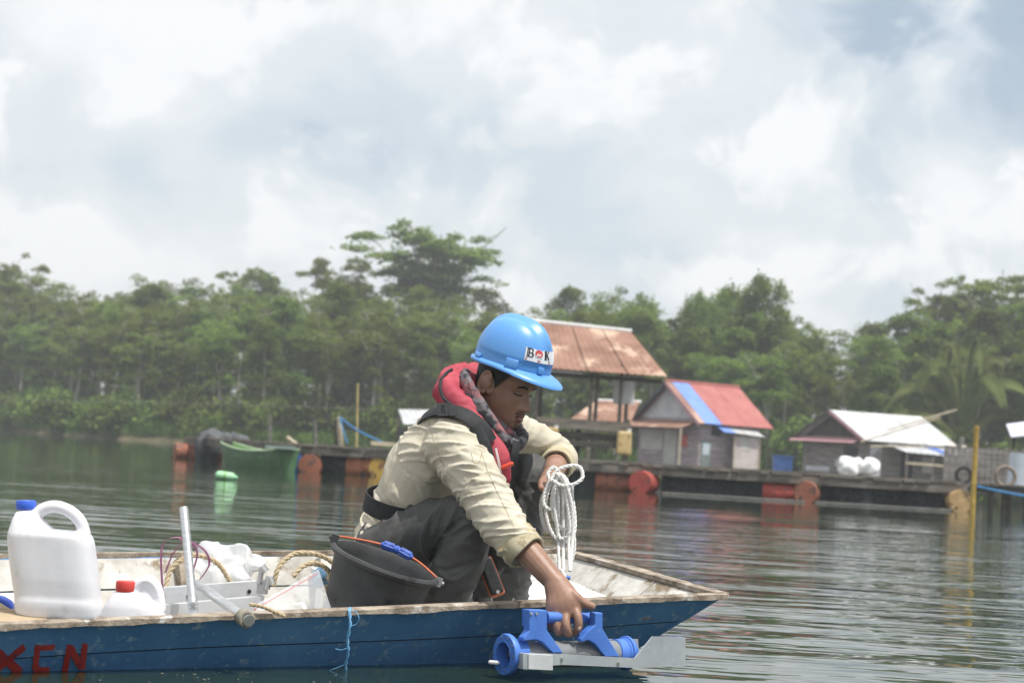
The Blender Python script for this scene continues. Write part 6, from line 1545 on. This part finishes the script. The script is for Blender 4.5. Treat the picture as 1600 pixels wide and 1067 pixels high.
def white_rope():
    Y = 6.09; m = MB()
    def TW(q, r):
        t = twisted([Vector(p) for p in q] + [Vector(q[0])], r, False, 3); m.add(t.v, t.f)
    loops = [[(862, 746), (874, 734), (893, 726), (908, 732), (909, 746), (896, 757), (878, 758), (866, 752)],
             [(870, 742), (856, 770), (852, 800), (862, 832), (880, 846), (895, 836), (899, 808), (892, 775), (884, 748)],
             [(866, 745), (848, 776), (846, 806), (853, 826), (866, 830), (876, 812), (880, 780), (876, 752)],
             [(874, 742), (863, 772), (866, 806), (880, 828), (893, 818), (892, 786), (882, 750)],
             [(862, 750), (851, 768), (850, 786), (858, 796), (868, 786), (870, 765)],
             [(878, 744), (884, 785), (886, 825), (882, 858), (890, 870), (897, 848), (895, 800), (888, 755)],
             [(868, 744), (872, 790), (870, 826), (878, 842), (888, 832), (888, 795), (880, 752)],
             [(872, 744), (866, 780), (872, 834), (884, 866), (893, 872), (897, 846), (890, 800), (881, 760)],
             [(860, 752), (857, 738), (865, 731), (872, 738), (870, 752)]]
    for k, lp in enumerate(loops):
        q = catmull([W(x + .9 * math.sin(i * 3.7 + k), y + 1.2 * math.cos(i * 2.9 + k * 2), Y - .035 + .014 * math.sin(k * 2.3 + i * .8) + (k % 3) * .016) for i, (x, y) in enumerate(lp)], 8, True); TW(q, .0062)
    for k, (xa, xb) in enumerate(((874, 874), (881, 880), (888, 890), (894, 891))):
        q = catmull([W(xa, 760, Y - .01 * k), W(xa - 2 + k, 830, Y - .02), W(xb, 892, Y - .08)], 8); m.tube(q, .0052, 8)
    q = catmull([W(876, 890, Y - .1), W(882, 900, 5.93), W(886, 930, 5.82), W(888, 960, 5.75)], 6); m.tube(q, .005, 8)
    tag(obj('white_rope', m, WROPE), 'white braided rope coiled in loops hanging from the left hand', 'rope')
    m = MB(); p = W(885, 902, 6.0); m.tube([p + Vector((-.012, 0, .002)), p + Vector((.012, 0, -.001))], .007, 10); tag(obj('rope_clip', m, SBLUE), 'small blue clip on the white rope above the wrist', 'clip')
white_rope()
def meter():
    e = empty('handheld_meter', W(775, 932, 6.08), 'black and orange handheld meter hanging between the knees', 'meter')
    a, b = W(757, 876, 6.06), W(776, 925, 6.04); d = (b - a).normalized(); n = Vector((.25, -1, .1)); n = (n - d * n.dot(d)).normalized(); s = d.cross(n); rot = Matrix((s, n, d)).transposed(); c = (a + b) / 2
    m = MB(); m.box(c, (.046, .034, .122), rot); obj('case', evalmesh(m, [('BEVEL', dict(width=.009, segments=3))]), DARKB, e)
    m = MB(); m.box(c - n * -.002 + d * .002, (.050, .022, .128), rot); obj('orange_bumper', evalmesh(m, [('BEVEL', dict(width=.009, segments=3))]), M('orange_rubber', (.40, .09, .03), (.5, .14, .06), 20, .6), e)
    m = MB(); m.box(c + n * .0155 + d * .012, (.028, .006, .07), rot); obj('keypad', m, BLACKW, e, smooth=False)
    m = MB(); q = b + d * .002; m.tube([q + n * .012, q + n * .02], .006, 10); obj('lanyard_ring', m, STEEL, e)
    m = MB(); m.tube(catmull([W(757, 850, 6.05), W(754, 862, 6.05), W(757, 874, 6.05)], 5), .004, 6); m.tube([W(759, 846, 6.04), W(761, 858, 6.04)], .004, 8); obj('lanyard', m, STEEL, e)
    m = MB(); m.tube(catmull([b, W(768, 938, 6.02), W(790, 946, 6.02), W(803, 935, 6.05)], 6), .0028, 6); obj('probe_cable', m, M('grey_cable', (.1, .1, .1), (.16, .16, .16), 20, .5), e)
meter()
def blue_string():
    m = MB(); u = None
    Y = 5.53
    top = [W(547, 949, Y + .04), W(546, 954, Y), W(547, 975, Y - .01), W(543, 1000, Y), W(544, 1018, Y + .01), W(540, 1038, Y + .03), W(541, 1050, Y + .05)]
    for ph in (0, math.pi):
        q = catmull(top, 10); pts = [Vector(p) + Vector((.0028 * math.sin(i * .55 + ph), .0028 * math.cos(i * .55 + ph), 0)) for i, p in enumerate(q)]; m.tube(pts, .0022, 6)
    m.tube(catmull([W(546, 953, Y), W(556, 955, Y), W(561, 966, Y - .005), W(556, 975, Y), W(548, 977, Y)], 5), .0012, 5); m.tube(catmull([W(543, 1012, Y), W(533, 1015, Y), W(524, 1013, Y)], 4), .0011, 5)
    m.tube(catmull([W(541, 1037, Y + .03), W(510, 1048, Y + .03), W(480, 1050, Y + .03), W(450, 1046, Y + .03)], 6), .001, 5)
    tag(obj('blue_string', m, M('blue_raffia', (.12, .36, .62), (.22, .48, .74), 40, .5)), 'frayed blue string tied on the rim hanging into the water', 'string')
blue_string()

def specks():
    rd = random.Random(12); m = MB()
    for k in range(16):
        p = ray_plane(rd.uniform(150, 520), rd.uniform(1050, 1066), Vector((0, 0, .003)), Vector((0, 0, 1))); r = rd.uniform(.002, .005); n = rd.randint(4, 7); V = [p + Vector((r * rd.uniform(.6, 1.3) * math.cos(6.28 * j / n), r * rd.uniform(.6, 1.3) * math.sin(6.28 * j / n), 0)) for j in range(n)]
        m.prism(V, (0, 0, 0), (0, 0, .0015))
    for k in range(60):
        x = rd.uniform(-2.5, 4); y = rd.uniform(6.9, 22); r = rd.uniform(.004, .012); V = [Vector((x + r * math.cos(1.26 * j), y + r * math.sin(1.26 * j) * 1.6, .006)) for j in range(5)]; m.prism(V, (0, 0, 0), (0, 0, .0015))
    tag(obj('floating_specks', m, M('leaf_bits', (.13, .14, .11), (.24, .25, .2), 40, .8), smooth=False), 'pale bits of debris floating on the water', 'debris', None, 'stuff')
    m = MB()
    for x, y, r in ((893, 990, .002), (896, 996, .0026), (894, 1003, .002), (899, 1008, .0028), (902, 1000, .0016), (905, 1013, .0024), (891, 1010, .0016), (896, 986, .0022), (900, 992, .0014)):
        p = W(x, y, 5.70); m.ell(p, (r, r, r * 1.6), None, 8, 6)
    w = bpy.data.materials.new('clear_drops'); w.use_nodes = True; b = w.node_tree.nodes['Principled BSDF']; b.inputs['Transmission Weight'].default_value = 1; b.inputs['Roughness'].default_value = .02; b.inputs['IOR'].default_value = 1.33
    tag(obj('water_drops', m, w), 'water drops falling from the hand on the sampler', 'drops', None, 'stuff')
specks()
# ------------------------------------------------------------------ humid air
def haze():
    m = bpy.data.materials.new('humid_air'); m.use_nodes = True; N = m.node_tree.nodes; L = m.node_tree.links; N.clear()
    o = N.new('ShaderNodeOutputMaterial'); v = N.new('ShaderNodeVolumePrincipled'); v.inputs['Color'].default_value = (.93, .96, 1.0, 1); v.inputs['Density'].default_value = .0010; v.inputs['Anisotropy'].default_value = .2
    L.new(v.outputs[0], o.inputs['Volume']); b = MB(); b.box((0, 470, 12.5), (1240, 1140, 31)); tag(obj('haze', b, m, smooth=False), 'thin humid haze over the lake', None, None, 'stuff')
haze()
